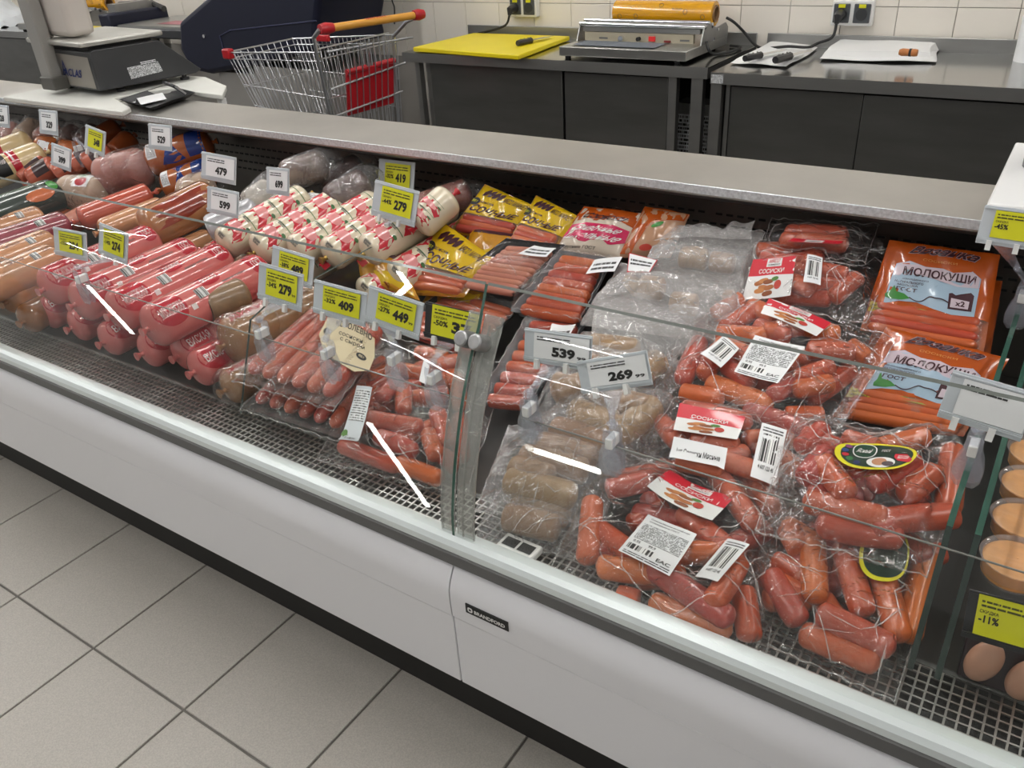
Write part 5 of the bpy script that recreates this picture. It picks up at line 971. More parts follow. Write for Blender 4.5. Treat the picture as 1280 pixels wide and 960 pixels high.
row_tray('black tray of pale pink thin sausages with a white label, beside the yellow packs', (-1.093, 1.545, 0.724), (-1.180, 1.474, 0.648), (-0.977, 1.568, 0.723), (-1.034, 1.489, 0.645), 10, .0105, pm('pale_pink_skin', 'c07c66', .32, coat=.4, var=.12, scale=14, rand=.06), BLACKP, True, 51, [(-1.043, 1.525, 0.729), (-0.971, 1.534, 0.728), (-0.962, 1.563, 0.749), (-1.019, 1.558, 0.747)])
row_tray('grey tray of red sausages behind the front glass, upper of two', (-0.947, 1.554, 0.717), (-0.994, 1.454, 0.627), (-0.842, 1.561, 0.716), (-0.844, 1.467, 0.629), 8, .0155, SAUSR, GTRAY, True, 52, [(-0.855, 1.511, 0.728), (-0.782, 1.509, 0.727), (-0.784, 1.550, 0.749), (-0.855, 1.554, 0.751)])
row_tray('grey tray of red sausages at the post, mostly hidden by the white tag', (-0.958, 1.430, 0.600), (-0.912, 1.190, 0.545), (-0.845, 1.453, 0.602), (-0.841, 1.220, 0.540), 8, .0155, SAUSR, GTRAY, True, 53, [(-0.874, 1.365, 0.625), (-0.824, 1.369, 0.625), (-0.836, 1.432, 0.635), (-0.898, 1.432, 0.635)])
row_tray('black tray of pink sausages lowest in front of the yellow pack', (-1.246, 1.497, 0.591), (-1.290, 1.354, 0.550), (-1.047, 1.490, 0.588), (-1.062, 1.341, 0.550), 8, .0125, SAUSP, BLACKP, True, 54)
o = thing('price_sticker', 'white sticker with a red rim, beside the upper tray of red sausages', 'sticker', (-0.733, 1.531, 0.756)); S = quad((-0.752, 1.509, 0.742), (-0.704, 1.518, 0.746), (-0.701, 1.551, 0.763), (-0.772, 1.557, 0.766)); patch(S, 'rim', LRED, o, off=0, nu=3, nv=3); patch(S, 'paper', PAPER, o, (.03, .05, .97, .95), .0008, 3, 3); patch(S, 'fine_print', FINEW2, o, (.1, .4, .9, .8), .0014, 3, 3)

# ================================================================ behind the counter: preparation tables and what stands on them
ZT = .80
def table(label, x0, x1, yf, doors, legs):
    t = thing('prep_table', label, 'table', ((x0 + x1) / 2, (yf + 4.03) / 2, 0))
    MB().box(x0, x1, yf, 4.03, ZT - .004, ZT).build('top_sheet', pm('polished_table_steel', (.46, .46, .45), .16, 1., var=.08, scale=3), t)
    MB().box(x0, x1, yf - .002, yf + .002, ZT - .045, ZT).build('front_lip', STEELD, t); MB().box(x0, x1, yf + .002, 4.03, ZT - .045, ZT - .0045).build('core', DARK, t)
    MB().box(x0, x1, 4.030, 4.038, ZT - .045, ZT + .055).build('backsplash', STEELD, t, bevel=.003)
    DM = pm('cabinet_door_steel', (.22, .22, .21), .38, .95, var=.25, scale=2.5, aniso=(1, 1, 5))
    for a, b, y in doors: MB().box(a, b, yf + y, yf + y + .02, .12, ZT - .055).build('door', DM, t, bevel=.002)
    for a, b, y in legs: MB().box(a, b, yf + y, yf + y + .035, 0, ZT - .045).build('leg', STEELD, t)
    MB().box(x0 + .05, x1 - .05, yf + .20, 4.0, .10, .12).build('bottom_shelf', STEELD, t); MB().box(x0 + .04, x1 - .04, yf + .35, yf + .36, .12, ZT - .05).build('inner_panel', BLACK, t)
    for a in (x0 + .02, x1 - .05): MB().box(a, a + .03, 3.98, 4.01, 0, ZT - .045).build('leg', STEELD, t)
    return t
x = lambda p: p[0]
T1 = table('stainless table with the yellow board and the film wrapping machine', x((-3.014, 3.440, 0.800)), x((-1.366, 3.431, 0.800)), 3.455, [(x((-2.879, 3.500, 0.604)), x((-2.096, 3.500, 0.560)), .05), (x((-2.071, 3.480, 0.566)), x((-1.554, 3.480, 0.500)), .03)], [(x((-2.949, 3.470, 0.586)), x((-2.922, 3.470, 0.587)), .015), (x((-2.906, 3.500, 0.562)), x((-2.879, 3.500, 0.564)), .05), (x((-1.545, 3.470, 0.572)), x((-1.508, 3.470, 0.575)), .015), (x((-1.437, 3.460, 0.583)), x((-1.386, 3.460, 0.586)), .005)])
T2 = table('stainless table with the white towels and knives', x((-1.318, 3.338, 0.800)), .75, 3.37, [(x((-1.240, 3.400, 0.643)), x((-0.728, 3.400, 0.651)), .03), (x((-0.723, 3.390, 0.653)), .7, .02)], [(x((-1.317, 3.375, 0.610)), x((-1.272, 3.375, 0.614)), .005), (x((-1.261, 3.400, 0.609)), x((-1.244, 3.400, 0.611)), .03), (.70, .74, .01)])
S = flat((x((-1.318, 3.338, 0.800)) + .004, 3.3675, .758), (.05, 0, 0), (0, 0, .034)); patch(S, 'sticker', FINEW, T2, off=.0008, nu=2, nv=2)
t = thing('storage_box', 'pale printed box on the lower shelf, in the gap between the tables', 'box', (-1.49, 3.74, .12)); MB().box(-1.60, -1.42, 3.68, 3.80, .121, .60).build('body', pm('pale_box', (.25, .25, .24), .6), t); S = flat((-1.60, 3.679, .30), (.18, 0, 0), (0, 0, .28)); patch(S, 'print', FINEW, t, (.1, .1, .9, .9), .0008, 2, 2)
# yellow board and knife
b = MB(); q = [(-2.952, 3.472, 0.824), (-2.262, 3.397, 0.824), (-2.320, 3.965, 0.824), (-2.927, 3.965, 0.824)]; q = [(a, b_, .803) for a, b_, c_ in q]
o = b.slab(q, (0, 0, .021)).build('cutting_board', pm('yellow_polyethylene', 'e3cf12', .42, var=.06, scale=5), bevel=.004); tag(o, 'big yellow cutting board on the stainless table', 'cutting board')
def knife(label, a, b_, w, z):
    t = thing('knife', label, 'knife', a); a, b_ = Vector(a), Vector(b_); d = (b_ - a); L = d.length; d.normalize(); s = Vector((-d.y, d.x, 0))
    h = MB(); h.tube([a, a + d * L * .10, a + d * L * .24, a + d * L * .36], [w * .42, w * .5, w * .42, w * .5], 8); h.build('handle', BLACKP, t)
    for k in (.08, .18, .28): MB().cyl(a + d * L * k, .003, a.z + w * .4, a.z + w * .52, 8).build('rivet', CHROME, t)
    MB().slab([a + d * L * .36 - s * w * .5, a + d * L * .80 - s * w * .5, b_, a + d * L * .7 + s * w * .55, a + d * L * .36 + s * w * .6], (0, 0, .002)).build('blade', CHROME, t)
knife('black handled knife lying on the yellow board', (-2.411, 3.619, 0.838), (-2.375, 3.898, 0.832), .032, .83)
def towel(label, q, h, seed, folds=2):
    Q = quad(*q); t = thing('towel', label, 'towel', centre(q)); rnd = random.Random(seed); ph = rnd.uniform(0, 6)
    for k in range(folds):
        def f(u, v, k=k):
            e = max(abs(u - .5), abs(v - .5)) * 2; p = Q(.5 + (u - .5) * (1 - .03 * k), .5 + (v - .5) * (1 - .04 * k)); return p + Vector((.006 * sin(7 * v + ph + k), .006 * sin(6 * u + ph), .003 + h * (k + 1) / folds * (1 - max(0, (e - .88) / .12) ** 2) + .002 * sin(9 * u + ph + k) * cos(8 * v)))
        MB().grid(f, 24, 16).build('fold', pm('white_cloth', 'd9d9d8', .85), t)
    return t
towel('white towel folded long, with a wooden peg on it', [(-0.993, 3.703, 0.805), (-0.561, 3.758, 0.805), (-0.608, 4.176, 0.805), (-1.035, 4.130, 0.805)], .030, 3)
towel('smaller white towel with two knives on it', [(-1.302, 3.549, 0.805), (-1.060, 3.520, 0.805), (-1.069, 3.990, 0.805), (-1.311, 4.096, 0.805)], .012, 5)
knife('knife with its handle nearest the wrapping machine, on the smaller towel', (-1.222, 3.481, 0.838), (-1.138, 3.756, 0.832), .030, .83); knife('knife lying right of another knife on the smaller towel', (-1.096, 3.475, 0.838), (-1.032, 3.780, 0.832), .034, .83)
t = thing('wooden_peg', 'small orange-brown wooden peg on the long towel', 'peg', (-0.657, 3.723, 0.845)); WOOD = pm('orange_wood', 'b5703a', .5, var=.3, scale=40); a, b_ = Vector((-0.678, 3.667, 0.853)), Vector((-0.612, 3.664, 0.853)); MB().tube([a, a.lerp(b_, .15), a.lerp(b_, .5), a.lerp(b_, .85), b_], [.010, .014, .013, .014, .012], 12).build('body', WOOD, t); MB().tube([a.lerp(b_, .55), a.lerp(b_, .68)], .0146, 12).build('dark_ring', BLACK, t)
t = thing('paper_roll', 'white paper roll standing on the table at the photo edge', 'paper roll', (-0.239, 3.923, 0.800)); c = (-0.242, 3.905, 0.800); MB().cyl(c, .065, .80, .96, 28).build('roll', PAPER, t); MB().cyl(c, .018, .9605, .962, 16).build('core', pm('cardboard', '8a6a48', .8), t)
# film wrapping machine
def wrapper(label, ox, oy, z, w=.62, roll=True):
    t = thing('wrapping_machine', label, 'wrapping machine', (ox + w / 2, oy + .25, z)); E_ = STEEL; X0, X1 = ox, ox + w
    MB().box(X0, X1, oy, oy + .47, z + 0.0120, z + 0.0520).build('base', STEEL, t, bevel=.003)
    for a in (X0 + .03, X1 - .05):
        for b_ in (oy + .03, oy + .42): MB().cyl((a, b_), .014, z, z + 0.0120, 12).build('foot', BLACK, t)
    MB().box(X0 + .05, X0 + w * .74, oy + .03, oy + .16, z + 0.0560, z + 0.0562).build('hot_plate', pm('teflon_plate', (.13, .15, .18), .45), t, bevel=.002)
    p = MB().box(X0 + .03, X1 - .05, oy + .19, oy + .21, z + 0.0520, z + 0.0897).build('control_panel', pm('cream_panel', 'a39b88', .4), t)
    for u, r, m in ((.36, .012, CHROME), (.50, .009, BLACK)): MB().tube([(X0 + w * u, oy + .19, z + 0.0663), (X0 + w * u, oy + .172, z + 0.0663)], r, 14).build('knob', m, p)
    MB().box(X0 + w * .58, X0 + w * .63, oy + .183, oy + .19, z + 0.0577, z + 0.0780).build('rocker_switch', pm('lit_red_switch', (.7, .03, .03), .3), p); MB().box(X0 + w * .70, X0 + w * .75, oy + .185, oy + .19, z + 0.0546, z + 0.0624).build('red_label', pm('dark_red', (.2, .02, .02), .4), p)
    for u in (.17, .82): patch(flat((X0 + w * u, oy + .1895, z + 0.0585), (.05, 0, 0), (0, 0, .02)), 'print', INKG, p, (0, .1, .9, .5), .0006, 1, 1)
    for a in (X0, X1 - .006): MB().prism([(oy + .16, z + 0.0500), (oy + .19, z + 0.1170), (oy + .24, z + 0.1287), (oy + .33, z + 0.1014), (oy + .44, z + 0.1092), (oy + .47, z + 0.0858), (oy + .47, z + 0.0500)], a, a + .006).build('side_plate', STEELD, t)
    for yy, zz, r in ((oy + .20, z + 0.1209, .011), (oy + .245, z + 0.1310, .009), (oy + .28, z + 0.1170, .012)): MB().tube([(X0, yy, zz), (X1, yy, zz)], r, 14).build('roller', CHROME, t)
    MB().box(X0 + .02, X1 - .02, oy + .19, oy + .26, z + 0.0920, z + 0.1108).build('top_bar', STEELD, t)
    for zz in (.075, .12): MB().tube([(X1, oy + .22 + zz, z + zz * .78), (X1 + .006, oy + .22 + zz, z + zz * .78)], .007, 10).build('screw', CHROME, t)
    if roll:
        r = thing('film_roll', ROLLS.pop(0), 'film roll', (ox + w * .55, oy + .37, z + .14)); xa, xb = X0 + w * .16, X1 - .03; yy, zz, R_ = oy + .38, z + .152, .052
        YR = pm('yellow_stretch_film', 'd79a10', .22, coat=.8, var=.06, scale=4)
        b = MB(); n = 32; vs = [(xx, yy + rr * cos(2 * pi * k / n), zz + rr * sin(2 * pi * k / n)) for xx, rr in ((xa, .030), (xa, R_), (xb, R_), (xb, .036)) for k in range(n)]
        b.add(vs, [(j * n + k, j * n + (k + 1) % n, (j + 1) * n + (k + 1) % n, (j + 1) * n + k) for j in range(3) for k in range(n)]).build('film', YR, r, angle=50)
        b = MB(); vs = [(xx, yy + rr * cos(2 * pi * k / n), zz + rr * sin(2 * pi * k / n)) for xx, rr in ((xa - .004, .028), (xb + .006, .035), (xb + .006, .028), (xa, .024)) for k in range(n)]
        b.add(vs, [(j * n + k, j * n + (k + 1) % n, (j + 1) * n + (k + 1) % n, (j + 1) * n + k) for j in range(3) for k in range(n)]).build('cardboard_core', pm('cardboard', '8a6a48', .8), r, angle=50)
        Sr = lambda u, v: Vector((xa + (xb - xa) * u, yy - R_ * cos((v - .2) * 2.2), zz + R_ * sin((v - .2) * 2.2)))
        for i, (u, v, q) in enumerate(((.08, .1, 0), (.25, .12, 0), (.50, .55, 0), (.75, .3, 0), (.92, .12, 0))):
            MB().tube([lift(Sr, u + .02 * cos(k * .52), v + .09 * sin(k * .52), .0008) for k in range(13)], .0012, 4).build('printed_ring', pm('film_print_brown', '6a5212', .4), r)
        words(Sr, 'ROKEY', pm('film_print_brown', '6a5212', .4), r, (.62, .36, .72, .44), .0012, .01)
    return t
ROLLS = ['yellow roll of stretch film on the machine beside the yellow board', 'yellow roll of stretch film on the far machine, behind the scale']
wrapper('stainless film wrapping machine on the table beside the yellow board', -2.10, 3.49, ZT + .001, .62)
# sockets and cords
GASK = pm('socket_grey', '4a4d50', .4)
def socket(label, cx_, z, plug_left):
    t = thing('wall_socket', label, 'socket', (cx_, 4.05, z)); MB().box(cx_ - .085, cx_ + .085, 4.015, 4.0535, z - .05, z + .05).build('plate', WHITE, t, bevel=.005)
    for dx in (-.042, .042):
        MB().box(cx_ + dx - .034, cx_ + dx + .034, 4.008, 4.015, z - .038, z + .038).build('cover', GASK, t, bevel=.006); MB().box(cx_ + dx - .014, cx_ + dx + .014, 4.005, 4.0085, z + .022, z + .036).build('yellow_tag', YEL, t)
        MB().tube([(cx_ + dx, 4.008, z - .004), (cx_ + dx, 4.004, z - .004)], .024, 18).build('inset', pm('socket_dark', '303234', .4), t)
    return t
s1 = (-2.633, 4.030, 0.952); s2 = (-0.957, 4.030, 0.944)
socket('white double wall socket above the yellow board', s1[0], s1[2], True); socket('white double wall socket above the white towels', s2[0], s2[2], True)
def cord(label, pts, r=.005, plug=None):
    t = thing('power_cord', label, 'cord', pts[0]); P_ = [Vector(p) for p in pts]; o = []
    for i in range(len(P_) - 1):
        a, b_, c_, d_ = P_[max(i - 1, 0)], P_[i], P_[i + 1], P_[min(i + 2, len(P_) - 1)]
        for k in range(6): s_ = k / 6; o.append(.5 * (2 * b_ + (c_ - a) * s_ + (2 * a - 5 * b_ + 4 * c_ - d_) * s_ ** 2 + (3 * b_ - a - 3 * c_ + d_) * s_ ** 3))
    MB().tube(o + [P_[-1]], r, 8).build('cable', BLACK, t)
    if plug: p = Vector(plug); MB().tube([p + Vector((0, .02, 0)), p, p + Vector((0, -.028, -.004)), p + Vector((0, -.034, -.03))], [.021, .022, .017, .009], 16).build('plug', BLACKP, t)
p = (s1[0] - .042, 3.985, s1[2] - .004); cord('black power cord of the socket above the yellow board', [(p[0], 3.951, p[2] - .03), (p[0] - .03, 3.95, p[2] - .08), (p[0] - .16, 3.97, p[2] - .115), (p[0] - .24, 4.0, p[2] - .13), (p[0] - .27, 4.015, .808)], .006, p)
p = (s2[0] - .042, 3.985, s2[2] - .004); cord('black power cord running over the towel to the right-hand socket', [(p[0], 3.951, p[2] - .03), (p[0] - .005, 3.93, p[2] - .08), (p[0] - .06, 3.93, .835), (-1.069, 3.814, 0.835), (-1.153, 3.810, 0.836), (-1.268, 3.900, 0.812), (-1.344, 3.963, 0.810), (-1.419, 4.003, 0.860), (-1.441, 3.928, 0.910), (-1.477, 3.923, 0.930)], .006, p)
cord('black cord of the wrapping machine, looped on the table', [(-1.475, 3.70, .86), (-1.455, 3.68, .83), (-1.44, 3.72, .808), (-1.40, 3.80, .808), (-1.40, 3.92, .808), (-1.46, 3.95, .808)], .006)
cord('thin black cable hanging on the wall above the trolley', [(-3.552, 4.040, 1.060), (-3.554, 4.040, 0.976), (-3.543, 4.040, 0.933), (-3.557, 4.040, 0.846)], .004)
# ---------------------------------------------------------------- shopping trolley
def cart():
    t = thing('shopping_trolley', 'wire shopping trolley with yellow handle bar and red child seat', 'shopping trolley', (-3.2, 3.05, 0))
    xh, xn = -2.86, -3.60; y0, y1 = 2.80, 3.32; zr = .885; zb = .42
    n0 = Vector((xn, 2.83, .875)); n1 = Vector((xn, 3.27, .875)); h0 = Vector((xh, y0, zr + .03)); h1 = Vector((xh, y1, zr + .03)); b0 = Vector((xh - .06, y0 + .04, zb)); b1 = Vector((xh - .06, y1 - .04, zb)); m0 = Vector((xn + .14, 2.87, zb + .10)); m1 = Vector((xn + .14, 3.23, zb + .10))
    ha, hb = Vector((-2.90, 2.80, 1.0)), Vector((-2.745, 3.33, 1.0)); OR = pm('yellow_orange_bar', 'd79a3c', .35, coat=.4)
    MB().tube([ha.lerp(hb, .10), ha.lerp(hb, .92)], .017, 16).build('handle', OR, t); Sh = lambda u, v: ha.lerp(hb, .10 + .82 * u) + Vector((.0175 * cos(v), 0, .0175 * sin(v))) * 1.0
    words(lambda u, v: ha.lerp(hb, .10 + .82 * u) + Vector((.4, -.25, .88)) * .0182 + Vector((-.85, .2, .45)) * .02 * v, 'МАГНИТ', RED, t, (.40, -.3, .64, .35), .0002, .01)
    for a, b_ in ((0, .12), (.90, 1.0)): MB().tube([ha.lerp(hb, a), ha.lerp(hb, (a + b_) / 2), ha.lerp(hb, b_)], [.022, .026, .020], 14).build('handle_cap', RED, t)
    for (h, hh, bb) in ((ha, h0, b0), (hb, h1, b1)): MB().tube([h, h * .6 + hh * .4 + Vector((-.06, 0, 0)), hh + Vector((-.08, 0, -.02)), bb + Vector((-.02, 0, .0)), Vector((bb.x + .02, bb.y, .12))], .010, 10).build('frame_tube', WIRE, t)
    def side(a, b_, c_, d_, n, name, rows=(0, .12, .33, .55, .78, 1)):
        b = MB()
        for k in rows: b.tube([a.lerp(d_, k), b_.lerp(c_, k)], .0042 if k in (0, 1) else .0030, 6)
        for i in range(n + 1): b.tube([a.lerp(b_, i / n), d_.lerp(c_, i / n)], .0022, 5)
        b.build(name, WIRE, t, kind='stuff')
    side(h0 + Vector((-.06, 0, -.01)), n0, m0, b0, 24, 'basket_side', (0, .08, .42, .7, 1)); side(h1 + Vector((-.06, 0, -.01)), n1, m1, b1, 24, 'basket_side', (0, .08, .42, .7, 1)); side(n0, n1, m1, m0, 10, 'basket_nose', (0, .08, .45, 1)); side(b0, b1, m1, m0, 10, 'basket_floor', (0, .33, .66, 1))
    g0, g1 = h0 + Vector((-.09, .02, 0)), h1 + Vector((-.09, -.02, 0)); side(g0, g1, b1 + Vector((-.06, 0, .05)), b0 + Vector((-.06, 0, .05)), 13, 'rear_gate', (0, .1, .5, 1))
    # folded child seat
    q0, q1 = Vector((-2.905, 2.93, .80)), Vector((-2.845, 3.20, .81)); dn = Vector((-.03, 0, -.20)); s = MB().slab([q0, q1, q1 + dn, q0 + dn], (-.012, .003, 0)).build('child_seat', RED, t, bevel=.004)
    for a, b_ in ((.0, .40), (.58, 1.)): MB().tube([q0.lerp(q1, a), q0.lerp(q1, b_)], .013, 10).build('seat_roll', RED, s)
    b = MB()
    for k in range(8): p = q0.lerp(q1, .04 + k * .131) + Vector((.016, -.006, .01)); b.tube([p + Vector((0, 0, .10)), p, p + dn * 1.1], .0028, 6)
    b.build('seat_wires', WIRE, t, kind='stuff')
    for a, b_ in ((Vector((-2.93, 2.84, .74)), Vector((-2.83, 3.26, .79))), (Vector((-2.93, 2.85, .90)), Vector((-2.80, 3.30, .90))), (Vector((-2.93, 2.84, .62)), Vector((-2.85, 3.24, .66)))): MB().tube([a, b_], .005, 8).build('cross_bar', WIRE, t)
    for a in (n0,): MB().obox(a + Vector((.015, 0, -.005)), (.028, .0, 0), (0, .018, 0), (0, 0, .024)).build('corner_bumper', RED, t, bevel=.008)
    MB().obox(n1 + Vector((.22, 0, .01)), (.05, 0, 0), (0, .012, 0), (0, 0, .016)).build('basket_clip', RED, t, bevel=.005)
    for bb in (b0, b1): MB().tube([Vector((bb.x + .02, bb.y, .12)), Vector((xn + .25, bb.y, .14))], .011, 10).build('base_tube', WIRE, t)
    for xx in (b0.x + .02, xn + .25):
        for yy in (b0.y, b1.y): MB().tube([(xx, yy - .014, .062), (xx, yy + .014, .062)], .062, 20).build('wheel', BLACKP, t)
cart()
# ---------------------------------------------------------------- navy packing machine and the far-left corner
t = thing('packing_machine', 'large navy packing machine on a grey base behind the trolley', 'packing machine', (-4.2, 3.7, 0))
A = [(-4.711, 3.400, 0.916), (-4.056, 3.400, 1.203), (-3.321, 3.400, 1.267), (-3.498, 3.400, 1.040), (-3.558, 3.400, 0.891), (-3.545, 3.400, 0.795), (-4.305, 3.400, 0.661), (-4.521, 3.400, 0.627), (-4.698, 3.400, 0.642), (-4.759, 3.400, 0.761)]
MB().slab(A[::-1], (0, .55, 0)).build('body', NAVY, t, bevel=.03, seg=3)
B_ = [(-4.335, 3.400, 0.740), (-4.346, 3.400, 0.850), (-4.244, 3.400, 0.883), (-3.532, 3.400, 0.947)]; MB().tube([(p[0], p[1] - .002, p[2]) for p in B_], .004, 6).build('panel_seam', pm('seam_blue', (.03, .035, .08), .4), t)
p = (-4.485, 3.400, 0.846); MB().tube([(p[0], 3.40, p[2]), (p[0], 3.39, p[2])], .010, 12).build('screw', CHROME, t)
a = (-4.433, 3.440, 0.639); c = (-3.576, 3.440, 0.779); MB().box(a[0] - .05, c[0], 3.44, 3.95, .0, a[2]).build('base', pm('grey_enamel_base', (.26, .25, .235), .45, var=.06), t)
MB().box(a[0] + .3, c[0] - .01, 3.42, 3.44, .05, a[2] + .05).build('base_panel', pm('grey_enamel_base', (.26, .25, .235), .45), t)
# feeding bed
f0, f1 = (-5.494, 3.450, 0.836), (-4.705, 3.450, 0.828); MB().box(f0[0], f1[0], 3.45, 3.95, f1[2] - .02, f0[2] + .03).build('bed_side', pm('bed_dark', (.03, .032, .036), .4), t, bevel=.01)
MB().box(f0[0] + .05, f1[0] + .1, 3.47, 3.93, f0[2] + .03, f0[2] + .042).build('bed_plate', STEEL, t); p = (-5.504, 3.440, 0.857); MB().tube([(p[0] + .03, 3.45, p[2]), (p[0] + .03, 3.435, p[2])], .018, 14).build('bolt', CHROME, t)
a = (-5.600, 3.440, 0.913); MB().box(a[0] + .01, a[0] + .12, 3.44, 3.9, a[2] - .08, a[2] + .03).build('bed_block', NAVY, t, bevel=.012)
g = (-6.045, 3.900, 0.890); MB().tube([(g[0] - .02, 3.85, g[2]), (g[0] + .1, 3.85, g[2] + .06), (g[0] + .45, 3.85, g[2] + .08), (g[0] + .6, 3.85, g[2] + .04)], .02, 8).build('guard_rail', DARK, t); MB().box(g[0] + .42, g[0] + .5, 3.55, 3.85, g[2] - .05, g[2] + .10).build('guard_post', STEELD, t)
patch(flat((f0[0] + .35, 3.55, f0[2] + .043), (.35, 0, 0), (0, .15, 0)), 'red_label', pm('pinkish_label', '9c5560', .4), t, off=.001, nu=1, nv=1)
T3 = table('dark stainless table in the far corner, behind the scale', -8.9, -5.75, 3.5, [(-8.8, -7.5, .03), (-7.4, -6.2, .03)], [(-7.46, -7.42, .01), (-5.8, -5.76, .01)])
wrapper('second film wrapping machine in the far corner, behind the scale', -6.78, 3.52, ZT + .001, .66)
t = thing('plastic_bag', 'crumpled white plastic bags heaped on the far corner table', 'bag', (-7.6, 3.76, .80))
MB().grid(lambda u, v: Vector((-7.95 + .75 * u, 3.55 + .42 * v, .803 + .30 * (max(0, sin(pi * u)) * max(0, sin(pi * v))) ** .5 * (.75 + .25 * sin(11 * u + 3 * v)) + .012 * sin(31 * u + 5) * sin(23 * v))), 30, 20).build('crumpled_sheet', pm('white_bag_plastic', 'cfd3d6', .35, bump=.4, bscale=14), t)
t = thing('bread_tray', 'pale yellow tray beside the white plastic bags in the far corner', 'tray', (-8.3, 3.7, .80)); MB().box(-8.6, -8.05, 3.53, 3.9, .802, .90).build('tray', pm('pale_yellow_tray', 'c9b878', .5), t, bevel=.01)
o = MB().box(-6.06, -5.80, 3.53, 3.66, .8015, .835).build('cutting_board', pm('yellow_polyethylene', 'e3cf12', .42), None, bevel=.004); tag(o, 'yellow cutting board corner behind the scale platter', 'cutting board')
# ---------------------------------------------------------------- on the worktop: boards, scale, tray, white stand
o = MB().slab([(-3.35, 1.60, .9065), (-2.615, 1.60, .9065), (-2.65, 1.655, .9065), (-2.86, 1.735, .9065), (-2.86, 1.84, .9065), (-3.35, 1.84, .9065)], (0, 0, .0185)).build('cutting_board', pm('white_board', 'd8d8d2', .45, var=.04), None, bevel=.004); tag(o, 'white cutting board on the worktop under the scale', 'cutting board')
o = MB().slab([(-3.35, 1.845, .9065), (-2.86, 1.845, .9065), (-2.80, 1.925, .9065), (-2.49, 1.905, .9065), (-2.62, 2.03, .9065), (-2.86, 2.13, .9065), (-3.35, 2.13, .9065)], (0, 0, .018)).build('cutting_board', pm('white_board', 'd8d8d2', .45), None, bevel=.003); tag(o, 'white board reaching back over the worktop, behind the scale', 'cutting board')
MB().box(-2.545, -2.52, 1.92, 1.94, .86, .9064).build('bracket', WHITE, o)
t = thing('weighing_scale', 'dark grey weighing scale with a steel platter, on the white board', 'scale', (-3.05, 1.85, .925))
ca, sa = cos(radians(8)), sin(radians(8)); og = Vector((-2.915, 1.725, 0))
def sc(x_, y_, z_): return og + Vector((x_ * ca + y_ * sa, -x_ * sa * .6 + y_ * ca, z_))
GS = pm('scale_grey', (.040, .041, .043), .42, var=.1)
pr = [(0, .945), (0, 1.072), (.015, 1.079), (.25, 1.079), (.265, 1.072), (.40, .954), (.375, .945)]
n = len(pr); vs = [sc(-.37, y, z) for y, z in pr] + [sc(0, y, z) for y, z in pr]
MB().add(vs, [(i, (i + 1) % n, n + (i + 1) % n, n + i) for i in range(n)] + [tuple(range(n))[::-1], tuple(range(n, 2 * n))]).build('body', GS, t, bevel=.004)
fp = MB().add([sc(-.335, -.0015, .952), sc(-.02, -.0015, .952), sc(-.02, -.0015, 1.056), sc(-.335, -.0015, 1.062)], [(0, 1, 2, 3)]).build('front_plate', pm('plate_grey', '8d8880', .45), t)
SP = quad(sc(-.335, -.003, .952), sc(-.02, -.003, .952), sc(-.02, -.003, 1.056), sc(-.335, -.003, 1.062)); BLI = pm('blue_ink', '1c2c66', .4)
words(SP, 'ACLAS', BLI, fp, (.36, .30, .76, .56), .0005, .02, .1); words(SP, 'A', BLI, fp, (.33, .30, .45, .80), .0007, .01, .15)
MB().slab([sc(-.39, -.03, 1.092), sc(.012, -.03, 1.092), sc(.012, .275, 1.092), sc(-.39, .275, 1.092)], (0, 0, .018)).build('platter', pm('platter_steel', (.52, .51, .47), .35, .6, var=.08), t, bevel=.006)
MB().slab([sc(-.35, .01, 1.077), sc(-.02, .01, 1.077), sc(-.02, .24, 1.077), sc(-.35, .24, 1.077)], (0, 0, .0155)).build('platter_gap', BLACK, t)
SL = quad(sc(.0008, .12, .965), sc(.0008, .245, .972), sc(.0008, .235, 1.008), sc(.0008, .115, 1.005)); lb = patch(SL, 'rating_plate', FINEW, t, off=.0006, nu=2, nv=2); patch(SL, 'rating_tag', FINEW2, lb, (.45, .95, .95, 1.25), .0010, 2, 2)
for x_, y_ in ((-.33, .05), (-.05, .10), (-.33, .34), (-.03, .34)): p = sc(x_, y_, 0); MB().tube([(p.x, p.y, .9255), (p.x, p.y, .934), (p.x, p.y, .935), (p.x, p.y, .948)], [.017, .017, .009, .009], 14).build('foot', BLACKP, t)
c = Vector((-3.168, 1.679, 0.945)); MB().obox((c.x, c.y + .03, 1.25), (.035, 0, 0), (0, .022, 0), (0, 0, .28)).build('post', pm('post_grey', '8d8b87', .45), t, bevel=.006); MB().obox((c.x + .005, c.y + .03, .965), (.042, 0, 0), (0, .03, 0), (0, 0, .022)).build('post_foot', pm('post_dark', '56544f', .45), t, bevel=.004)
MB().box(c.x - .02, c.x + .15, c.y + .06, c.y + .16, 1.115, 1.50).build('display_head', pm('display_pale', 'c4bdb6', .4), t, bevel=.02); MB().box(c.x - .12, c.x - .02, c.y + .055, c.y + .10, 1.10, 1.50).build('display_flap', pm('display_pale2', 'b8b1aa', .4), t, bevel=.015)
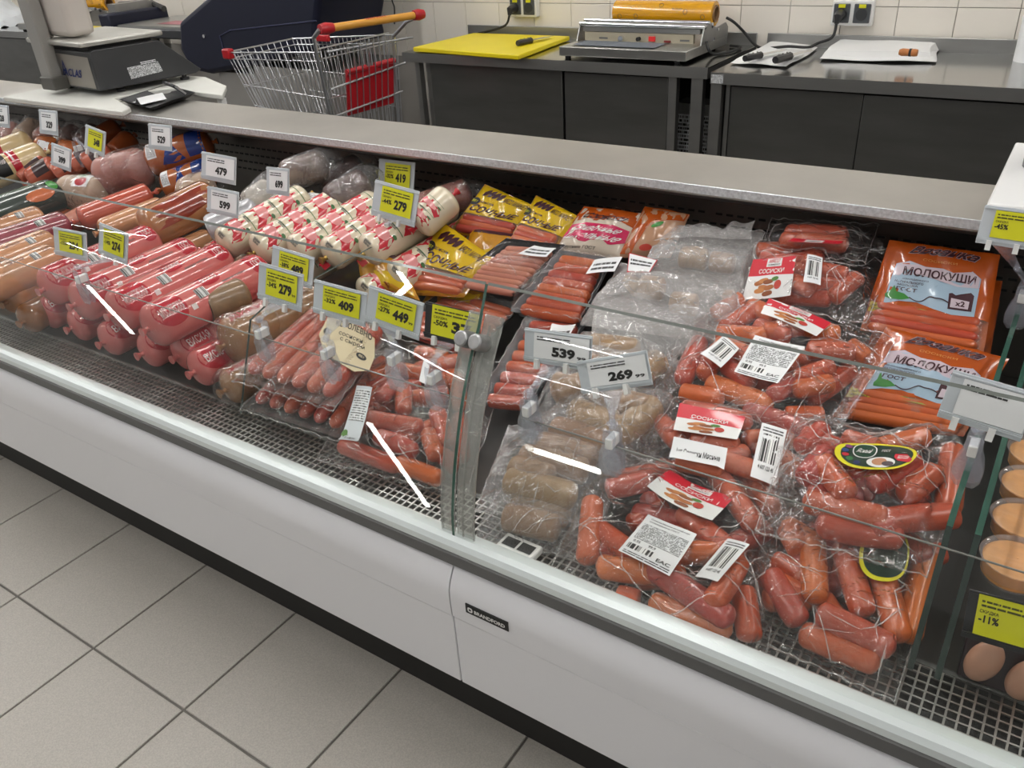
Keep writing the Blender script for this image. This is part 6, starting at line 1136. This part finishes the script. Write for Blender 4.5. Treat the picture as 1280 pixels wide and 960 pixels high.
# black tray with slip and tongs
t = thing('serving_tray', 'small black tray in front of the scale, paper slip inside', 'tray', (-2.713, 1.795, 0.907)); q = [(-2.808, 1.719, 0.908), (-2.556, 1.666, 0.908), (-2.625, 1.900, 0.908), (-2.881, 1.963, 0.908)]; Q = quad(*q)
MB().grid(lambda u, v: Q(u, v) + Vector((0, 0, .018 * sstep((max(abs(u - .5), abs(v - .5)) * 2 - .75) / .25))), 20, 20).build('tray', BLACKP, t, angle=60)
o = MB().grid(lambda u, v: Q(.18 + .30 * u + .15 * v, .15 + .45 * v) + Vector((0, 0, .006 + .018 * math.exp(-((u - .6) / .16) ** 2))), 14, 6).build('paper_slip', PAPER); tag(o, 'white paper slip lying in the black tray', 'paper')
t = thing('serving_tongs', 'steel and black tongs leaning on the black tray', 'tongs', (-2.701, 1.860, 0.930)); 
for dx in (0, .012): MB().tube([Vector((-2.795, 1.899, 0.950)) + Vector((dx, 0, 0)), Vector((-2.679, 1.858, 0.945)) + Vector((dx, 0, .004)), Vector((-2.635, 1.865, 0.925)) + Vector((dx * .4, 0, 0))], [.004, .005, .004], 8).build('arm', CHROME if dx else BLACKP, t)
# white box at the right end of the worktop
t = thing('white_stand', 'white plastic stand on the worktop at the photo edge, above the yellow tag', 'stand', (-.02, 1.8, .906))
xf = (-0.122, 1.598, 0.940)[0]; MB().prism([(1.648, .9065), (1.648, .935), (1.66, .940), (2.00, .960), (2.00, .9065)], -.118, .16).build('body', pm('white_stand_plastic', 'dededd', .35, coat=.2), t, bevel=.004)
MB().tube([(-.055, 1.86, .952), (-.055, 1.86, 1.02)], .035, 20).build('grey_knob', pm('knob_grey', '6e7072', .4), t)

# ================================================================ price tags on clips
def mk(p): return Vector(p)
def price_tag(label, tl, tr, h, clip, kind='w', price='', cents='', off_='', old='', holder=SMOKE, pad=.10, stem=True, group=None, lean=.30, hor=True):
    """card in a ribbed holder; tl, tr: upper corners; h: height; clip: foot on the screen or divider edge"""
    tl, tr = mk(tl), mk(tr); ax = tr - tl; w = ax.length; x_ = ax / w; back = Vector((0, 1, 0)); nrm = (x_.cross(Vector((0, lean * 1.0, 1)).normalized())).normalized(); up = nrm.cross(x_) * -1
    if up.z < 0: up = -up
    if nrm.y > 0: nrm = -nrm
    bl = tl - up * h; t = thing('price_tag', label, 'price tag', clip if clip is not None else tuple(bl), group)
    plate = MB().slab([bl, bl + ax, tr, tl], -nrm * .0025).build('holder', holder, t, bevel=.0008); S = flat(bl, ax, up * h)
    for v in (.10, .14, .93): MB().obox(bl + ax * .5 + up * h * v + nrm * .0012, x_ * (w * .5), up * .0010, nrm * .0012).build('rail', holder if kind != 'k' else BLACKP, plate)
    m = YEL if kind in 'yk' else PAPER; r = (.20, .20, .90, .90) if kind == 'y' else ((.14, .15, 1.0, .98) if kind == 'k' else (.16, .17, .98, .90))
    c = patch(S, 'card', m, t, r, .0028, 4, 3); C_ = sub(S, *r); o_ = .0034
    patch(C_, 'fine_print', FINEY if kind in 'yk' else FINEW2, c, (.06, .72, .66 if kind == 'w' else .92, .93), o_, 4, 2)
    if price:
        if kind == 'w': words(C_, price, INK, c, (.34, .12, .76, .52), o_, .055); cents and words(C_, cents, INK, c, (.79, .14, .95, .27), o_, .03)
        else: words(C_, price, INK, c, (.44, .18, .85, .58), o_, .05); cents and words(C_, cents, INK, c, (.86, .20, .97, .30), o_, .02)
    if off_: words(C_, 'СКИДКА', INK, c, (.05, .55, .34, .65), o_, .015); words(C_, off_, INK, c, (.05, .33, .36, .52), o_, .03)
    if clip is not None:
        k = mk(clip); mid = bl + ax * .42; a = mid - up * .004
        for u in (.22, .66): MB().obox(bl + ax * u + nrm * .003 - up * .001, x_ * .004, up * .008, nrm * .004).build('peg', WHITE, plate)
        q_ = 1.32; top = k + Vector((0, 0, .058)); st = MB(); st.slab([bl + ax * .28 - nrm * .001, bl + ax * .60 - nrm * .001, lerp(mid, top, .72) + x_ * .005, lerp(mid, top, .72) - x_ * .005], -nrm * .0024); st.tube([lerp(mid, top, .6), top], .0052, 10); st.build('stem', CLIPM, t)
        MB().tube([top + Vector((0, 0, .007)), top + Vector((0, 0, .002)), top - Vector((0, 0, .005))], [.005, .0095, .006], 12).build('ball_joint', CLIPM, t)
        prof = [(-.007, .040), (.007, .040), (.009, .030), (.008, .020), (.0125, .008), (.0155, -.006), (.0145, -.018), (.009, -.026), (-.009, -.026), (-.0145, -.018), (-.0155, -.006), (-.0125, .008), (-.008, .020), (-.009, .030)]
        for s_ in (-1, 1):
            lnx = Vector((0, .009 * s_, 0)); MB().slab([k + Vector((p * q_, .0095 * s_ * (1 if q > 0 else .55), q * q_)) for p, q in prof], lnx * .28).build('clip_jaw', CLIPM, t, bevel=.0012)
        MB().obox(k + Vector((0, 0, .029)), (.006, 0, 0), (0, .014, 0), (0, 0, .009)).build('spring', WHITE, t, bevel=.0015)
    return t
E1 = (.948, .7145)
def on_screen(px_x): return (px_x, .947, .728)
# right module
price_tag('clear white tag reading 539, left of the tag reading 269', (-0.693, 1.020, 0.840), (-0.567, 1.020, 0.853), .056, (-0.643, 0.947, 0.708), 'w', '539', '99')
price_tag('white tag reading 269, tilted, in front of the brown sausages', (-0.585, 1.000, 0.813), (-0.465, 1.000, 0.863), .052, (-0.493, 0.947, 0.696), 'w', '269', '99')
price_tag('clear white tag at the photo edge, in front of the lower orange pack', (-0.067, 1.020, 0.925), (0.026, 1.020, 0.917), .062, (-.028, 1.14, .7215), 'w', '', '')
t = price_tag('yellow tag with minus 45 percent, below the white stand', (-0.111, 1.520, 0.974), (-0.020, 1.520, 0.973), .062, (-.028, 1.66, .741), 'y', '', '', '-45%')
price_tag('yellow tag with minus 11 percent in a black holder, beyond the divider', (0.013, 0.945, 0.666), (0.097, 0.945, 0.673), .066, None, 'k', '', '', '-11%', holder=BLACKP)
# left module, front row
price_tag('yellow tag reading 489, behind another yellow tag, near the divider', (-1.482, 1.180, 0.799), (-1.351, 1.180, 0.791), .072, None, 'y', '489', '', '-38%')
price_tag('yellow tag reading 279 near the divider, clipped on the left screen', (-1.360, 1.040, 0.831), (-1.232, 1.040, 0.826), .078, (-1.279, 0.947, 0.698), 'y', '279', '99', '-34%')
price_tag('yellow tag reading 409, above the cream oval label', (-1.179, 1.020, 0.834), (-1.042, 1.020, 0.832), .066, (-1.096, 0.947, 0.698), 'y', '409', '', '-32%')
price_tag('yellow tag reading 449, between the tags 409 and 37', (-1.033, 1.020, 0.850), (-0.906, 1.020, 0.839), .070, (-0.925, 0.947, 0.729), 'y', '449', '99', '-27%')
price_tag('yellow tag in a dark holder, half hidden by the bolts of the post', (-0.900, 1.020, 0.844), (-0.780, 1.020, 0.845), .064, (-0.838, 0.947, 0.714), 'k', '37', '', '-50%', holder=BLACKP)
price_tag('yellow tag reading 234, above the tan loaves', (-2.172, 1.050, 0.782), (-2.021, 1.050, 0.788), .072, None, 'y', '234', '', '-13%')
price_tag('yellow tag reading 274, tilted, clipped above the pink loaves', (-1.943, 1.050, 0.827), (-1.832, 1.050, 0.815), .078, (-1.908, 0.947, 0.697), 'y', '274', '', '-14%')
# back row
price_tag('yellow tag reading 419, above another yellow tag', (-1.610, 1.700, 0.850), (-1.481, 1.700, 0.852), .086, None, 'y', '419', '', '-32%')
price_tag('yellow tag reading 279 on the divider, below the tag reading 419', (-1.443, 1.500, 0.866), (-1.304, 1.500, 0.853), .088, (-1.402, 1.486, 0.728), 'y', '279', '', '-44%')
price_tag('white tag reading 699, above the white packets', (-1.743, 1.420, 0.887), (-1.659, 1.420, 0.890), .068, None, 'w', '699', '')
price_tag('white tag reading 599, above the large smoked loaf', (-1.839, 1.300, 0.859), (-1.720, 1.300, 0.857), .066, None, 'w', '599', '')
price_tag('white tag reading 479, right of the blue banded loaves', (-2.039, 1.450, 0.890), (-1.896, 1.450, 0.887), .074, None, 'w', '479', '')
price_tag('white tag reading 529, above the blue banded loaves', (-2.302, 1.480, 0.939), (-2.193, 1.480, 0.941), .072, None, 'w', '529', '')
price_tag('yellow tag reading 348, tilted, under the scale', (-2.494, 1.400, 0.939), (-2.400, 1.400, 0.923), .075, (-2.825, 1.535, 0.773), 'y', '348', '', '')
price_tag('white tag reading 399, tilted, among the small rolls', (-2.646, 1.360, 0.880), (-2.545, 1.360, 0.868), .068, None, 'w', '399', '')
price_tag('white tag reading 329, under the left end of the scale board', (-2.929, 1.500, 0.931), (-2.820, 1.500, 0.932), .078, None, 'w', '329', '')
price_tag('white tag reading 428, farthest down the counter at the photo edge', (-3.242, 1.500, 0.926), (-3.123, 1.500, 0.929), .075, None, 'w', '428', '')
